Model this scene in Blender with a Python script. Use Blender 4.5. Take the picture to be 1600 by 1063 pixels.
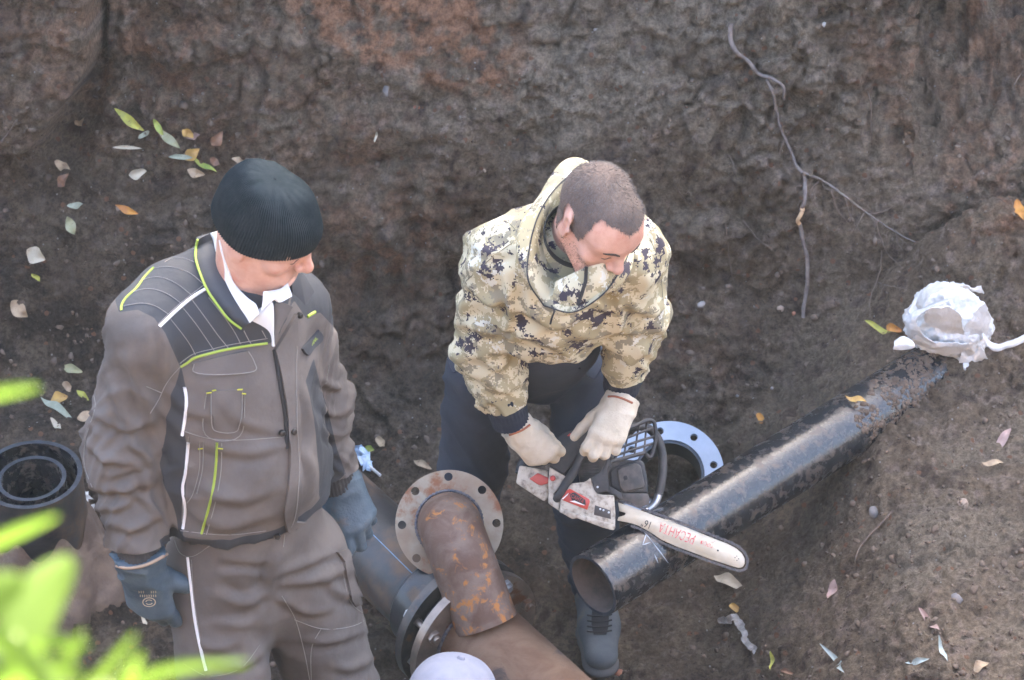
import bpy, bmesh, math, random
import numpy as np
from mathutils import Vector, Matrix, Quaternion
from mathutils.bvhtree import BVHTree

for o in list(bpy.data.objects):
    bpy.data.objects.remove(o, do_unlink=True)
SC = bpy.context.scene
COL = SC.collection
R = math.radians
rng = np.random.default_rng(7)
random.seed(7)

# ------------------------------------------------------------------ camera
PITCH, CAMZ, LENS = 38.0, 4.82, 100.0
FPX = 1600 * LENS / 36.0
camd = bpy.data.cameras.new('camera')
cam = bpy.data.objects.new('camera', camd)
COL.objects.link(cam)
cam.location = (0, 0, CAMZ)
cam.rotation_euler = (R(90 - PITCH), 0, 0)
camd.lens, camd.sensor_width = LENS, 36.0
camd.clip_start, camd.clip_end = 0.05, 2000
camd.dof.use_dof = True
camd.dof.focus_distance = 6.2
camd.dof.aperture_fstop = 8.0
SC.camera = cam

# ------------------------------------------------------------------ sky and sun
SUN_EL, SUN_AZ = 30.0, 14.0          # low autumn sun standing behind the far bank
world = bpy.data.worlds.new('World')
SC.world = world
world.use_nodes = True
wn = world.node_tree
bg = wn.nodes['Background']
sky = wn.nodes.new('ShaderNodeTexSky')
sky.sky_type = 'NISHITA'
sky.sun_disc = False
sky.sun_elevation, sky.sun_rotation = R(SUN_EL), R(SUN_AZ)
sky.air_density, sky.dust_density, sky.ozone_density = 0.75, 5.2, 0.05
wn.links.new(sky.outputs[0], bg.inputs[0])
bg.inputs[1].default_value = 0.15
sund = bpy.data.lights.new('sun', 'SUN')
sund.energy, sund.angle, sund.color = 3.6, R(0.5), (1.0, 0.93, 0.82)
sun = bpy.data.objects.new('sun', sund)
COL.objects.link(sun)
sv = Vector((math.sin(R(SUN_AZ)) * math.cos(R(SUN_EL)), math.cos(R(SUN_AZ)) * math.cos(R(SUN_EL)), math.sin(R(SUN_EL))))
sun.rotation_euler = (-sv).to_track_quat('-Z', 'Y').to_euler()
sun.location = sv * 30

SC.render.engine = 'CYCLES'
SC.cycles.use_denoising = True
SC.cycles.max_bounces = 5
SC.cycles.diffuse_bounces = 2
SC.cycles.glossy_bounces = 2
SC.cycles.caustics_reflective = False
SC.cycles.caustics_refractive = False
SC.view_settings.view_transform = 'Standard'
SC.view_settings.look = 'None'
SC.view_settings.gamma = 1.0
SC.view_settings.use_curve_mapping = False
SC.view_settings.exposure = 3.75

# ------------------------------------------------------------------ small tools
CP, SP = math.cos(R(PITCH)), math.sin(R(PITCH))
def ray(px, py):
    u, v = (px - 800) / FPX, (py - 531.5) / FPX
    return np.array([u, CP - v * SP, -(SP + v * CP)])
def P(px, py, y=None, z=None, t=None):
    """world point seen at a photo position, on the plane y=.., z=.. or at depth t"""
    d = ray(px, py)
    if y is not None: t = y / d[1]
    elif z is not None: t = (z - CAMZ) / d[2]
    return np.array([0, 0, CAMZ]) + d * t
def V(*a): return np.array(a, float)
def nrm(v):
    v = np.asarray(v, float); return v / (np.linalg.norm(v) + 1e-12)
def sstep(a, b, x):
    t = np.clip((x - a) / (b - a), 0, 1); return t * t * (3 - 2 * t)

_pr = np.random.default_rng(11)
_perm = _pr.permutation(256); _perm = np.concatenate([_perm, _perm, _perm])
_g = _pr.normal(size=(256, 3)); _g /= np.linalg.norm(_g, axis=1)[:, None]
def noise(p):
    """gradient noise, about -0.7..0.7"""
    p = np.asarray(p, float)
    i = np.floor(p).astype(int); f = p - i; w = f * f * f * (f * (f * 6 - 15) + 10)
    i &= 255
    r = 0
    for dx in (0, 1):
        for dy in (0, 1):
            for dz in (0, 1):
                h = _perm[_perm[_perm[(i[..., 0] + dx)] + i[..., 1] + dy] + i[..., 2] + dz] & 255
                g = _g[h]
                d = g[..., 0] * (f[..., 0] - dx) + g[..., 1] * (f[..., 1] - dy) + g[..., 2] * (f[..., 2] - dz)
                r = r + d * (w[..., 0] if dx else 1 - w[..., 0]) * (w[..., 1] if dy else 1 - w[..., 1]) * (w[..., 2] if dz else 1 - w[..., 2])
    return r
def worley(p, seed=0):
    """cell noise: distance to nearest and second nearest point, and a random number for the cell"""
    sh = p.shape[:-1]; p = p.reshape(-1, 3); i = np.floor(p).astype(int); f1 = np.full(len(p), 9.); f2 = np.full(len(p), 9.); cid = np.zeros(len(p))
    for dx in (-1, 0, 1):
        for dy in (-1, 0, 1):
            for dz in (-1, 0, 1):
                c = i + (dx, dy, dz); h = _perm[_perm[_perm[(c[:, 0] + seed) & 255] + (c[:, 1] & 255)] + (c[:, 2] & 255)]
                q = c + .5 + .42 * _g[h]; d = np.linalg.norm(p - q, axis=1); n1 = d < f1
                f2 = np.where(n1, f1, np.minimum(f2, d)); cid = np.where(n1, h / 255., cid); f1 = np.where(n1, d, f1)
    return f1.reshape(sh), f2.reshape(sh), cid.reshape(sh)
def fbm(p, n=4, gain=.5, lac=2.03):
    a, r = 1., 0
    for k in range(n):
        r = r + a * noise(p + 17.3 * k); p = p * lac; a *= gain
    return r

def link(name, me, mat=None, parent=None, smooth=False):
    o = bpy.data.objects.new(name, me)
    COL.objects.link(o)
    if mat is not None and len(me.materials) == 0:
        for m in (mat if isinstance(mat, (list, tuple)) else [mat]): me.materials.append(m)
    if parent is not None: o.parent = parent
    if smooth: me.polygons.foreach_set('use_smooth', np.ones(len(me.polygons), bool))
    return o
def mesh(name, v, f, mat=None, parent=None, smooth=False):
    me = bpy.data.meshes.new(name)
    v = np.asarray(v, float)
    if isinstance(f, np.ndarray):
        me.vertices.add(len(v)); me.vertices.foreach_set('co', v.astype(np.float32).ravel())
        k = f.shape[1]
        me.loops.add(f.size); me.loops.foreach_set('vertex_index', f.astype(np.int32).ravel())
        me.polygons.add(len(f)); me.polygons.foreach_set('loop_start', np.arange(0, f.size, k, dtype=np.int32))
        me.polygons.foreach_set('loop_total', np.full(len(f), k, np.int32))
        me.update(calc_edges=True)
    else:
        me.from_pydata([tuple(x) for x in v], [], [tuple(x) for x in f]); me.update()
    return link(name, me, mat, parent, smooth)
def tag(o, label=None, cat=None, group=None, kind=None):
    if label: o['label'] = label
    if cat: o['category'] = cat
    if group: o['group'] = group
    if kind: o['kind'] = kind
    return o
def thing(name, label, cat, group=None, loc=(0, 0, 0)):
    o = bpy.data.objects.new(name, None); COL.objects.link(o)
    o.empty_display_size = .05
    o.location = [float(c) for c in loc]
    return tag(o, label, cat, group)
def adopt(root, *kids):
    """parent already built world-space pieces to an empty without moving them"""
    bpy.context.view_layer.update()
    for k in kids:
        k.parent = root; k.matrix_parent_inverse = root.matrix_world.inverted()

def grid_faces(nu, nv, wrap_u=False, wrap_v=False):
    iu = np.arange(nu if wrap_u else nu - 1); iv = np.arange(nv if wrap_v else nv - 1)
    a, b = np.meshgrid(iu, iv, indexing='ij'); a, b = a.ravel(), b.ravel()
    a2, b2 = (a + 1) % nu, (b + 1) % nv
    return np.stack([a * nv + b, a2 * nv + b, a2 * nv + b2, a * nv + b2], 1)
def frame_of(d):
    d = nrm(d); h = V(0, 0, 1) if abs(d[2]) < .9 else V(0, 1, 0)
    x = nrm(np.cross(h, d)); return x, np.cross(d, x), d
def tube_vf(pts, rad, n=10, caps=True):
    pts = np.asarray(pts, float); m = len(pts)
    rad = np.broadcast_to(np.asarray(rad, float), (m,))
    T = np.gradient(pts, axis=0); T /= np.linalg.norm(T, axis=1)[:, None] + 1e-12
    x, y, _ = frame_of(T[0]); rows = []
    for k in range(m):
        x = nrm(x - T[k] * (x @ T[k])); y = np.cross(T[k], x)
        a = np.arange(n) * 2 * np.pi / n
        rows.append(pts[k] + rad[k] * (np.cos(a)[:, None] * x + np.sin(a)[:, None] * y))
    v = np.concatenate(rows); f = [tuple(q) for q in grid_faces(m, n, False, True)]
    if caps:
        f.append(tuple(range(n))[::-1]); f.append(tuple(range((m - 1) * n, m * n)))
    return v, f
def tube(name, pts, rad, mat, parent=None, n=10, caps=True):
    v, f = tube_vf(pts, rad, n, caps); return mesh(name, v, f, mat, parent, True)
def join_vf(parts):
    vs, fs, k = [], [], 0
    for v, f in parts:
        v = np.asarray(v, float)
        vs.append(v); fs += [tuple(int(i) + k for i in q) for q in f]; k += len(v)
    return np.concatenate(vs), fs
def catmull(pts, per=8):
    pts = np.asarray(pts, float)
    if len(pts) < 3:
        t = np.linspace(0, 1, per + 1)[:, None]; return pts[0] * (1 - t) + pts[-1] * t
    q = np.concatenate([[2 * pts[0] - pts[1]], pts, [2 * pts[-1] - pts[-2]]]); out = []
    for k in range(1, len(q) - 2):
        for t in np.arange(per) / per:
            a, b, c, d = q[k - 1], q[k], q[k + 1], q[k + 2]
            out.append(.5 * ((2 * b) + (c - a) * t + (2 * a - 5 * b + 4 * c - d) * t ** 2 + (3 * b - a - 3 * c + d) * t ** 3))
    out.append(pts[-1]); return np.array(out)
def lathe_vf(prof, o, axis, n=48, close=True):
    """prof: (radius, distance along axis) rows, a closed ring profile when close"""
    x, y, d = frame_of(axis); prof = np.asarray(prof, float); a = np.arange(n) * 2 * np.pi / n
    ring = np.cos(a)[:, None] * x + np.sin(a)[:, None] * y
    v = (np.asarray(o) + prof[None, :, 0, None] * ring[:, None, :] + prof[None, :, 1, None] * d).reshape(-1, 3)
    return v, [tuple(q) for q in grid_faces(n, len(prof), True, close)]
def lathe(name, prof, o, axis, mat, parent=None, n=48, close=True, bev=0):
    v, f = lathe_vf(prof, o, axis, n, close)
    ob = mesh(name, v, f, mat, parent, True)
    fix_normals(ob); sharp(ob); return ob
def fix_normals(o):
    bm = bmesh.new(); bm.from_mesh(o.data); bmesh.ops.recalc_face_normals(bm, faces=bm.faces); bm.to_mesh(o.data); bm.free()
def sharp(o, deg=35):
    o.data.polygons.foreach_set('use_smooth', np.ones(len(o.data.polygons), bool))
    o.data.set_sharp_from_angle(angle=R(deg))
def prism_vf(poly, frame, z0, z1):
    """poly rows (a,b) in frame (origin, ea, eb, en), pushed from z0 to z1 along en"""
    o, ea, eb, en = frame; n = len(poly); poly = np.asarray(poly, float)
    base = o + poly[:, :1] * ea + poly[:, 1:] * eb
    v = np.concatenate([base + z0 * en, base + z1 * en])
    f = [tuple(range(n))[::-1], tuple(range(n, 2 * n))] + [(k, (k + 1) % n, n + (k + 1) % n, n + k) for k in range(n)]
    return v, f
def prism(name, poly, frame, z0, z1, mat, parent=None, bevel=.002, seg=2):
    v, f = prism_vf(poly, frame, z0, z1)
    o = mesh(name, v, f, mat, parent); fix_normals(o)
    if bevel:
        bm = bmesh.new(); bm.from_mesh(o.data)
        bmesh.ops.bevel(bm, geom=bm.edges[:], offset=bevel, segments=seg, affect='EDGES', profile=.6, clamp_overlap=True)
        bm.to_mesh(o.data); bm.free(); sharp(o, 50)
    return o

# ------------------------------------------------------------------ materials
MATS = {}
def mat(name, c1, c2=None, rough=.8, metal=0., nscale=20., bump=0., bscale=200., detail=6., lo=.35, hi=.65,
        c3=None, n3=6., lo3=.5, hi3=.6, sheen=0., spec=.5, rough2=None, coat=0., coord='Object', b2=0., b2scale=30., dist=0.):
    """procedural surface: two tones mixed by noise, an optional third in patches, fine relief"""
    m = bpy.data.materials.new(name); MATS[name] = m; m.use_nodes = True
    nt = m.node_tree; N, L = nt.nodes, nt.links; b = N['Principled BSDF']
    tc = N.new('ShaderNodeTexCoord'); co = tc.outputs[coord]
    def nz(scale, det=detail, rgh=.6):
        n = N.new('ShaderNodeTexNoise'); n.inputs['Scale'].default_value = scale; n.inputs['Detail'].default_value = det
        n.inputs['Roughness'].default_value = rgh; n.inputs['Distortion'].default_value = dist; L.new(co, n.inputs['Vector']); return n.outputs['Fac']
    def rng_(src, a, bb):
        r = N.new('ShaderNodeMapRange'); r.inputs[1].default_value = a; r.inputs[2].default_value = bb; r.interpolation_type = 'SMOOTHSTEP'; L.new(src, r.inputs[0]); return r.outputs[0]
    def mix(fac, a, bb):
        x = N.new('ShaderNodeMix'); x.data_type = 'RGBA'; L.new(fac, x.inputs[0])
        for s, i in ((a, 6), (bb, 7)):
            if isinstance(s, tuple): x.inputs[i].default_value = (*s, 1)
            else: L.new(s, x.inputs[i])
        return x.outputs[2]
    col = tuple(c1)
    if c2 is not None: col = mix(rng_(nz(nscale), lo, hi), tuple(c1), tuple(c2))
    if c3 is not None:
        f3 = rng_(nz(n3, 8., .65), lo3, hi3); col = mix(f3, col, tuple(c3))
        if rough2 is not None:
            mr = N.new('ShaderNodeMapRange'); mr.inputs[3].default_value = rough; mr.inputs[4].default_value = rough2; L.new(f3, mr.inputs[0]); L.new(mr.outputs[0], b.inputs['Roughness'])
    if isinstance(col, tuple): b.inputs['Base Color'].default_value = (*col, 1)
    else: L.new(col, b.inputs['Base Color'])
    if not b.inputs['Roughness'].is_linked: b.inputs['Roughness'].default_value = rough
    b.inputs['Metallic'].default_value = metal
    b.inputs['Specular IOR Level'].default_value = spec
    if sheen: b.inputs['Sheen Weight'].default_value = sheen; b.inputs['Sheen Roughness'].default_value = .5
    if coat: b.inputs['Coat Weight'].default_value = coat
    if bump:
        bn = N.new('ShaderNodeBump'); bn.inputs['Strength'].default_value = bump; bn.inputs['Distance'].default_value = .004
        L.new(nz(bscale, 4.), bn.inputs['Height'])
        if b2:
            bn2 = N.new('ShaderNodeBump'); bn2.inputs['Strength'].default_value = b2; bn2.inputs['Distance'].default_value = .012
            L.new(nz(b2scale, 3.), bn2.inputs['Height']); L.new(bn2.outputs[0], bn.inputs['Normal'])
        L.new(bn.outputs[0], b.inputs['Normal'])
    return m
# ------------------------------------------------------------------ trench: one sheet of earth from horizon to horizon
def soil_material():
    m = bpy.data.materials.new('soil'); m.use_nodes = True; nt = m.node_tree; N, L = nt.nodes, nt.links; b = N['Principled BSDF']
    tc = N.new('ShaderNodeTexCoord'); co = tc.outputs['Object']
    at = N.new('ShaderNodeAttribute'); at.attribute_name = 'tone'
    def nz(scale, det=6., rgh=.6, dist=0.):
        n = N.new('ShaderNodeTexNoise'); n.inputs['Scale'].default_value = scale; n.inputs['Detail'].default_value = det
        n.inputs['Roughness'].default_value = rgh; n.inputs['Distortion'].default_value = dist; L.new(co, n.inputs['Vector']); return n.outputs['Fac']
    def mr(src, a, c, d0=0., d1=1.):
        r = N.new('ShaderNodeMapRange'); r.inputs[1].default_value = a; r.inputs[2].default_value = c; r.inputs[3].default_value = d0; r.inputs[4].default_value = d1
        r.interpolation_type = 'SMOOTHSTEP'; L.new(src, r.inputs[0]); return r.outputs[0]
    def mix(fac, a, c):
        x = N.new('ShaderNodeMix'); x.data_type = 'RGBA'
        if isinstance(fac, float): x.inputs[0].default_value = fac
        else: L.new(fac, x.inputs[0])
        for s, i in ((a, 6), (c, 7)):
            if isinstance(s, tuple): x.inputs[i].default_value = (*s, 1)
            else: L.new(s, x.inputs[i])
        return x.outputs[2]
    def mul(a, c):
        x = N.new('ShaderNodeMath'); x.operation = 'MULTIPLY'; L.new(a, x.inputs[0]); L.new(c, x.inputs[1]); return x.outputs[0]
    c = at.outputs['Color']
    g = nz(75., 5., .75)
    x = N.new('ShaderNodeMix'); x.data_type = 'RGBA'; x.blend_type = 'MULTIPLY'; x.inputs[0].default_value = 1.
    L.new(c, x.inputs[6])
    gr = N.new('ShaderNodeCombineColor'); gv = mr(g, .25, .75, .50, 1.60)
    for k in range(3): L.new(gv, gr.inputs[k])
    L.new(gr.outputs[0], x.inputs[7]); c = x.outputs[2]
    spk = N.new('ShaderNodeTexVoronoi'); spk.inputs['Scale'].default_value = 55.; L.new(co, spk.inputs['Vector'])
    L2 = N.new('ShaderNodeSeparateColor'); L.new(spk.outputs['Color'], L2.inputs[0])
    c = mix(mul(mr(spk.outputs['Distance'], .17, .11), mr(L2.outputs[0], .90, .905)), c, (.36, .32, .28))
    c = mix(mul(mr(spk.outputs['Distance'], .42, .34), mr(L2.outputs[1], .955, .96)), c, (.24, .13, .08))
    L.new(c, b.inputs['Base Color']); b.inputs['Roughness'].default_value = .93; b.inputs['Specular IOR Level'].default_value = .25
    b2 = N.new('ShaderNodeBump'); b2.inputs['Strength'].default_value = 1.0; b2.inputs['Distance'].default_value = .026
    L.new(nz(85., 6., .8), b2.inputs['Height'])
    L.new(b2.outputs[0], b.inputs['Normal'])
    return m
SOIL = soil_material()

def graded(lo, hi, step, far_lo, far_hi, grow=1.28):
    c = list(np.arange(lo, hi + step * .5, step)); s = step
    while c[-1] < far_hi: s *= grow; c.append(c[-1] + s)
    s = step
    while c[0] > far_lo: s *= grow; c.insert(0, c[0] - s)
    return np.array(c)
PROF = np.array([(-400, 3.2), (-6, 3.25), (-1, 3.2), (.7, 3.12), (1.2, 3.06), (1.75, 2.80), (2.3, 2.15), (2.75, 1.1), (3.05, .2), (3.35, 0), (5.3, 0), (5.52, .06), (5.68, .25), (5.8, .55),  # near bank, out of view, made steeper to block low frontal light
                 (6.0, 1.1), (6.28, 1.9), (6.6, 2.75), (6.95, 3.4), (7.5, 3.75), (8.4, 3.9), (9.6, 3.5), (11.5, 3.2), (30, 3.1), (600, 3.0)])  # unseen heap added on the far bank top to keep the trench shaded
plen = np.concatenate([[0], np.cumsum(np.linalg.norm(np.diff(PROF, axis=0), axis=1))])
Q0 = np.interp(4.0, PROF[:, 0], plen); Q1 = np.interp(6.45, PROF[:, 0], plen)
qs = graded(Q0, Q1, .0062, 0, plen[-1]); qs = qs[(qs >= 0) & (qs <= plen[-1])]
xs = graded(-1.55, 1.6, .0062, -400, 400)
_in = PROF[2:-2]; _l = np.concatenate([[0], np.cumsum(np.linalg.norm(np.diff(_in, axis=0), axis=1))]); _s = np.arange(0, _l[-1], .02)
_d = np.stack([np.interp(_s, _l, _in[:, 0]), np.interp(_s, _l, _in[:, 1])], 1)
for _ in range(60): _d[1:-1] = .25 * _d[:-2] + .5 * _d[1:-1] + .25 * _d[2:]
pd = np.concatenate([PROF[:2], _d, PROF[-2:]]); pdl = np.concatenate([[0], np.cumsum(np.linalg.norm(np.diff(pd, axis=0), axis=1))])
pdl *= plen[-1] / pdl[-1]
py_, pz_ = np.interp(qs, pdl, pd[:, 0]), np.interp(qs, pdl, pd[:, 1])
X, Y = np.meshgrid(xs, py_, indexing='ij'); _, Z = np.meshgrid(xs, pz_, indexing='ij')
def softmax2(a, b, k):
    h = np.clip(.5 + .5 * (b - a) / k, 0, 1); return a * (1 - h) + b * h + k * h * (1 - h)
def rise(x, y):
    """loose earth lying on the trench floor"""
    r = sstep(-.35, -.95, x) * np.maximum(0, (y - 5.12) * .62)                              # rubble slope behind the left man
    r = np.maximum(r, .46 * sstep(.40, .98, x) * sstep(3.6, 4.6, y))                        # bank on the right
    r = r + .30 * np.exp(-(((x - 1.42) / .33) ** 2 + ((y - 5.72) / .26) ** 2))              # heap over the pipe end
    r = r + .16 * np.exp(-(((x - 1.16) / .16) ** 2 + ((y - 5.70) / .13) ** 2))
    r = r + .07 * np.exp(-(((x - .15) / .5) ** 2 + ((y - 5.55) / .18) ** 2))
    return r
inner = sstep(2.6, 3.2, Y) * sstep(6.6, 5.9, Y)
Z = Z + 0
zr = rise(X, Y)
Z = np.where(inner > 0, softmax2(Z, zr * inner, .06), Z)
wallm = sstep(.12, .5, Z - zr) * sstep(5.3, 5.6, Y)
near = np.exp(-((X / 5.) ** 2)) * np.exp(-(((Y - 5) / 6.) ** 2))
Y = Y + wallm * near * (.55 * sstep(1.05, 1.10, X + .05 * Z + .04 * noise(np.stack([X, Y, Z], -1) * 4)) * sstep(3.0, 1.4, X) - .05 * sstep(.95, 1.05, X) * sstep(1.12, 1.05, X))
pts = np.stack([X, Y, Z], -1)
du = np.gradient(pts, axis=0); dv = np.gradient(pts, axis=1)
nor = np.cross(du, dv); nor /= np.linalg.norm(nor, axis=-1, keepdims=True) + 1e-12
NP = pts
big = fbm(NP * V(1.6, 1.6, 1.6), 3) * .10
med = fbm(NP * 5.2 + 3, 3, .55) * .050
wq = NP + .02 * noise(NP * 14 + 2)[..., None]; ptc = .35 + .9 * sstep(-.2, .3, noise(NP * 2.9 + 44))
lump = ((np.abs(noise(wq * 8 + 9)) - .2) * .085 + (np.abs(noise(wq * 18 + 4)) - .2) * .052 + (np.abs(noise(wq * 39 + 14)) - .2) * .030) * ptc
fine = fbm(NP * 46 + 1, 3, .6) * .011
crk = np.abs(noise(NP * V(7, 7, 4.2) + 31 + .5 * noise(NP * 13)[..., None]))
crack = -.022 * np.exp(-(crk / .028) ** 2) * sstep(.05, .3, noise(NP * 2.1 + 50) + .15)
streak = fbm(NP * V(26, 26, 6) + 77, 3) * .02 * wallm * sstep(.4, 1.1, X + .3 * noise(NP * 2)) * 2.2 + fbm(NP * V(26, 26, 6) + 77, 3) * .02 * wallm * sstep(-.1, .3, noise(NP * 1.7 + 8))
vw = (near > .3) & (np.abs(X) < 1.8) & (Y > 3.8) & (Y < 6.7)
blk = np.zeros_like(X); wp = NP[vw] + .035 * np.stack([noise(NP[vw] * 9), noise(NP[vw] * 9 + 5), noise(NP[vw] * 9 + 11)], -1)
a1, a2, ci = worley(wp * V(9, 9, 8)); g1, g2, cj = worley(wp * V(24, 24, 20), 40)
rg = NP[vw]; blk[vw] = .030 * (ci - .5) - .012 * np.exp(-((a2 - a1) / .05) ** 2) + .017 * (cj - .5) - .004 * np.exp(-((g2 - g1) / .06) ** 2) + .013 * noise(rg * 62) + .011 * noise(rg * 95 + 7) + .006 * np.abs(noise(rg * 75 + 3))
patchy = sstep(-.25, .25, noise(NP * 2.4 + 15)); blk = blk * (.45 + .75 * patchy)
streak = streak + .055 * fbm(NP * V(20, 20, 2.6) + 12, 3) * wallm * sstep(.98, 1.08, X + .05 * noise(NP * 4))
floor_m = 1 - wallm
clods = np.maximum(0, noise(NP * 31 + 60) - .12) * .045 + np.maximum(0, noise(NP * 58 + 61) - .15) * .026
disp = near * (blk * (.55 + .45 * wallm) + 1.3 * big * (.35 + .65 * wallm) + med * (.35 + .65 * wallm) + lump * (.5 + .5 * wallm) + fine + crack * wallm + streak + clods * (.45 + .5 * sstep(-.3, -.7, X)))
# the proud block of the bank at upper left and the hollows under it
def pix(pp):
    d = pp - V(0, 0, CAMZ); dep = d[..., 1] * CP - d[..., 2] * SP
    dep = np.where(dep > .3, dep, .3)
    return 800 + FPX * d[..., 0] / dep, 531.5 - FPX * (d[..., 1] * SP + d[..., 2] * CP) / dep
EDGE = np.array([P(-200, 330, y=6.0), P(0, 215, y=6.05), P(80, 150, y=6.1), P(150, 75, y=6.12), P(172, 0, y=6.2), P(180, -300, y=6.4)])
ez = np.interp(X, EDGE[:, 0], EDGE[:, 2])
wob = .05 * noise(NP * 6 + 3) + .02 * noise(NP * 15)
block = sstep(0, .035, Z - ez + wob) * sstep(EDGE[4, 0] + .06, EDGE[4, 0] - .02, X + wob) * wallm
disp = disp + near * block * .26
disp = disp - near * wallm * .11 * np.exp(-(((Z - ez + .10) / .08) ** 2)) * sstep(EDGE[4, 0] + .15, EDGE[4, 0] - .1, X)
hol = P(110, 540, y=5.75); disp = disp - near * .10 * np.exp(-(((X - hol[0]) / .25) ** 2 + ((Z - hol[2]) / .07) ** 2)) * sstep(5.4, 5.6, Y)
hol = P(640, 480, y=5.8); disp = disp - near * .16 * np.exp(-(((X - hol[0]) / .22) ** 2 + ((Z - hol[2]) / .16) ** 2)) * sstep(5.4, 5.6, Y)
hol = P(690, 390, y=5.85); disp = disp - near * .08 * np.exp(-(((X - hol[0]) / .25) ** 2 + ((Z - hol[2]) / .12) ** 2)) * sstep(5.4, 5.6, Y)
pts = pts + nor * disp[..., None]
gf = grid_faces(len(xs), len(qs))
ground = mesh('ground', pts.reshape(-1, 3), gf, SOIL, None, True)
tag(ground, kind='structure')
# soil colours: a rust-red clay lens in the bank, damp dark earth low down, darker again at lower left
gx, gy = pix(pts)
inrx = sstep(400, 480, gx) * sstep(860, 760, gx)
redb = np.interp(gx, [300, 440, 500, 560, 640, 720, 800, 860], [-40, 25, 70, 110, 132, 150, 168, 165]) + 26 * noise(NP * 9)
red = inrx * sstep(redb + 8, redb - 25, gy) * wallm
red = np.maximum(red, .55 * np.exp(-(((gx - 640) / 120) ** 2 + ((gy - 350) / 70) ** 2)) * wallm)
red = np.maximum(red, .5 * sstep(.18, .5, noise(NP * 2.3 + 90)) * wallm)
red = np.maximum(red, .45 * np.exp(-(((gx - 60) / 90) ** 2 + ((gy - 60) / 80) ** 2)))
red = np.maximum(red, .42 * sstep(1455, 1490, gx + 30 * noise(NP * 5)) * sstep(420, 330, gy) * (.6 + .8 * sstep(-.2, .3, fbm(NP * V(30, 30, 5), 2))))
blob = lambda x, y, a, b: np.exp(-(((gx - x) / a) ** 2 + ((gy - y) / b) ** 2))
red = np.maximum(red, np.clip(.62 * blob(630, 430, 120, 130) + .5 * blob(90, 60, 170, 110) + .42 * blob(330, 90, 160, 120) + .4 * blob(480, 250, 150, 90) + .35 * blob(1080, 560, 120, 90), 0, .75) * (.5 + .9 * sstep(-.25, .35, fbm(NP * 6 + 33, 3))))
grey = .75 * np.clip(blob(1150, 130, 330, 190) + .7 * blob(950, 200, 120, 120) + .9 * blob(1430, 860, 260, 190), 0, 1) * sstep(-.4, .3, fbm(NP * 3.3 + 3, 3))
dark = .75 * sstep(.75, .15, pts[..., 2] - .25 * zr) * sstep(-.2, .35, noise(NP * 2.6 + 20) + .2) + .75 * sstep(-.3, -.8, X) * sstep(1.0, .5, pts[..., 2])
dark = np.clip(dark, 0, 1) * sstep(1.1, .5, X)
def lerpc(c, col, f): return c + (np.array(col) - c) * np.clip(f, 0, 1)[..., None]
cc = lerpc(np.broadcast_to(V(.165, .117, .077), pts.shape), (.225, .169, .115), sstep(-.28, .28, fbm(NP * 4.6 + 5, 5, .6)))
cc = lerpc(cc, (.27, .20, .152), sstep(.14, .42, fbm(NP * 30, 3, .6)))
cc = lerpc(cc, (.105, .074, .055), sstep(.16, .5, fbm(NP * 17 + 40, 3, .6)))
cc = lerpc(cc, (.255, .208, .152), grey)
cc = lerpc(cc, (.31, .160, .090), red * sstep(-.3, .22, fbm(NP * 19 + 12, 4, .6)))
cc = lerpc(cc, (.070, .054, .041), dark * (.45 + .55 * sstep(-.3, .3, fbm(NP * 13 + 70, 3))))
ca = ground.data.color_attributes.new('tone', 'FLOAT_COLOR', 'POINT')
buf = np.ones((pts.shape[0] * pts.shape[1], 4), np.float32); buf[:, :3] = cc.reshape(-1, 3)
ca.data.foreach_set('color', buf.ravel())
# search tree of the part in view
iu0, iu1 = np.searchsorted(xs, -1.7), np.searchsorted(xs, 1.75); iv0, iv1 = np.searchsorted(qs, Q0 - .5), np.searchsorted(qs, Q1 + .5)
sub = pts[iu0:iu1:2, iv0:iv1:2]
GB = BVHTree.FromPolygons([Vector(p) for p in sub.reshape(-1, 3)], grid_faces(sub.shape[0], sub.shape[1]).tolist())
CAMV = Vector((0, 0, CAMZ))
def hit(tree, px, py):
    r = tree.ray_cast(CAMV, Vector(ray(px, py)).normalized())
    if r[0] is None: return None, None
    n = r[1] if r[1].dot(Vector(ray(px, py))) < 0 else -r[1]
    return np.array(r[0]), np.array(n)
def drop(x, y, z=3.):
    r = GB.ray_cast(Vector((x, y, z)), Vector((0, 0, -1)))
    return r[0].z if r[0] is not None else 0.
# ------------------------------------------------------------------ pipes and flanges
PE = mat('black_polyethylene', (.010, .012, .015), (.022, .025, .028), rough=.24, nscale=60, bump=.12, bscale=90, c3=(.16, .115, .085), n3=34., lo3=.48, hi3=.78, rough2=.7, spec=.6, dist=.25)
PECLEAN = mat('clean_black_polyethylene', (.010, .012, .015), (.03, .033, .036), rough=.3, nscale=30, bump=.15, bscale=120, c3=(.13, .095, .07), n3=11., lo3=.60, hi3=.68, rough2=.9)
PEDIRT = mat('dusty_black_polyethylene', (.014, .016, .019), (.05, .05, .05), rough=.4, nscale=9, bump=.15, bscale=60, c3=(.155, .105, .07), n3=5., lo3=.44, hi3=.62, rough2=.9)
PEEDGE = mat('cut_polyethylene_edge', (.020, .026, .034), (.045, .055, .068), rough=.45, nscale=40, bump=.3, bscale=150)
PEIN = mat('muddy_pipe_inside', (.12, .09, .075), (.05, .042, .038), rough=.85, nscale=14, bump=.3, bscale=60)
RUST = mat('rusty_steel', (.125, .072, .050), (.21, .150, .118), rough=.68, metal=.12, nscale=13, bump=.25, bscale=160, c3=(.42, .17, .045), n3=26., lo3=.54, hi3=.64, dist=.5)
RUST2 = mat('brown_rusted_steel', (.115, .058, .032), (.195, .118, .072), rough=.72, metal=.1, nscale=9, bump=.3, bscale=110, c3=(.07, .05, .042), n3=9., lo3=.56, hi3=.68, dist=.6)
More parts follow.
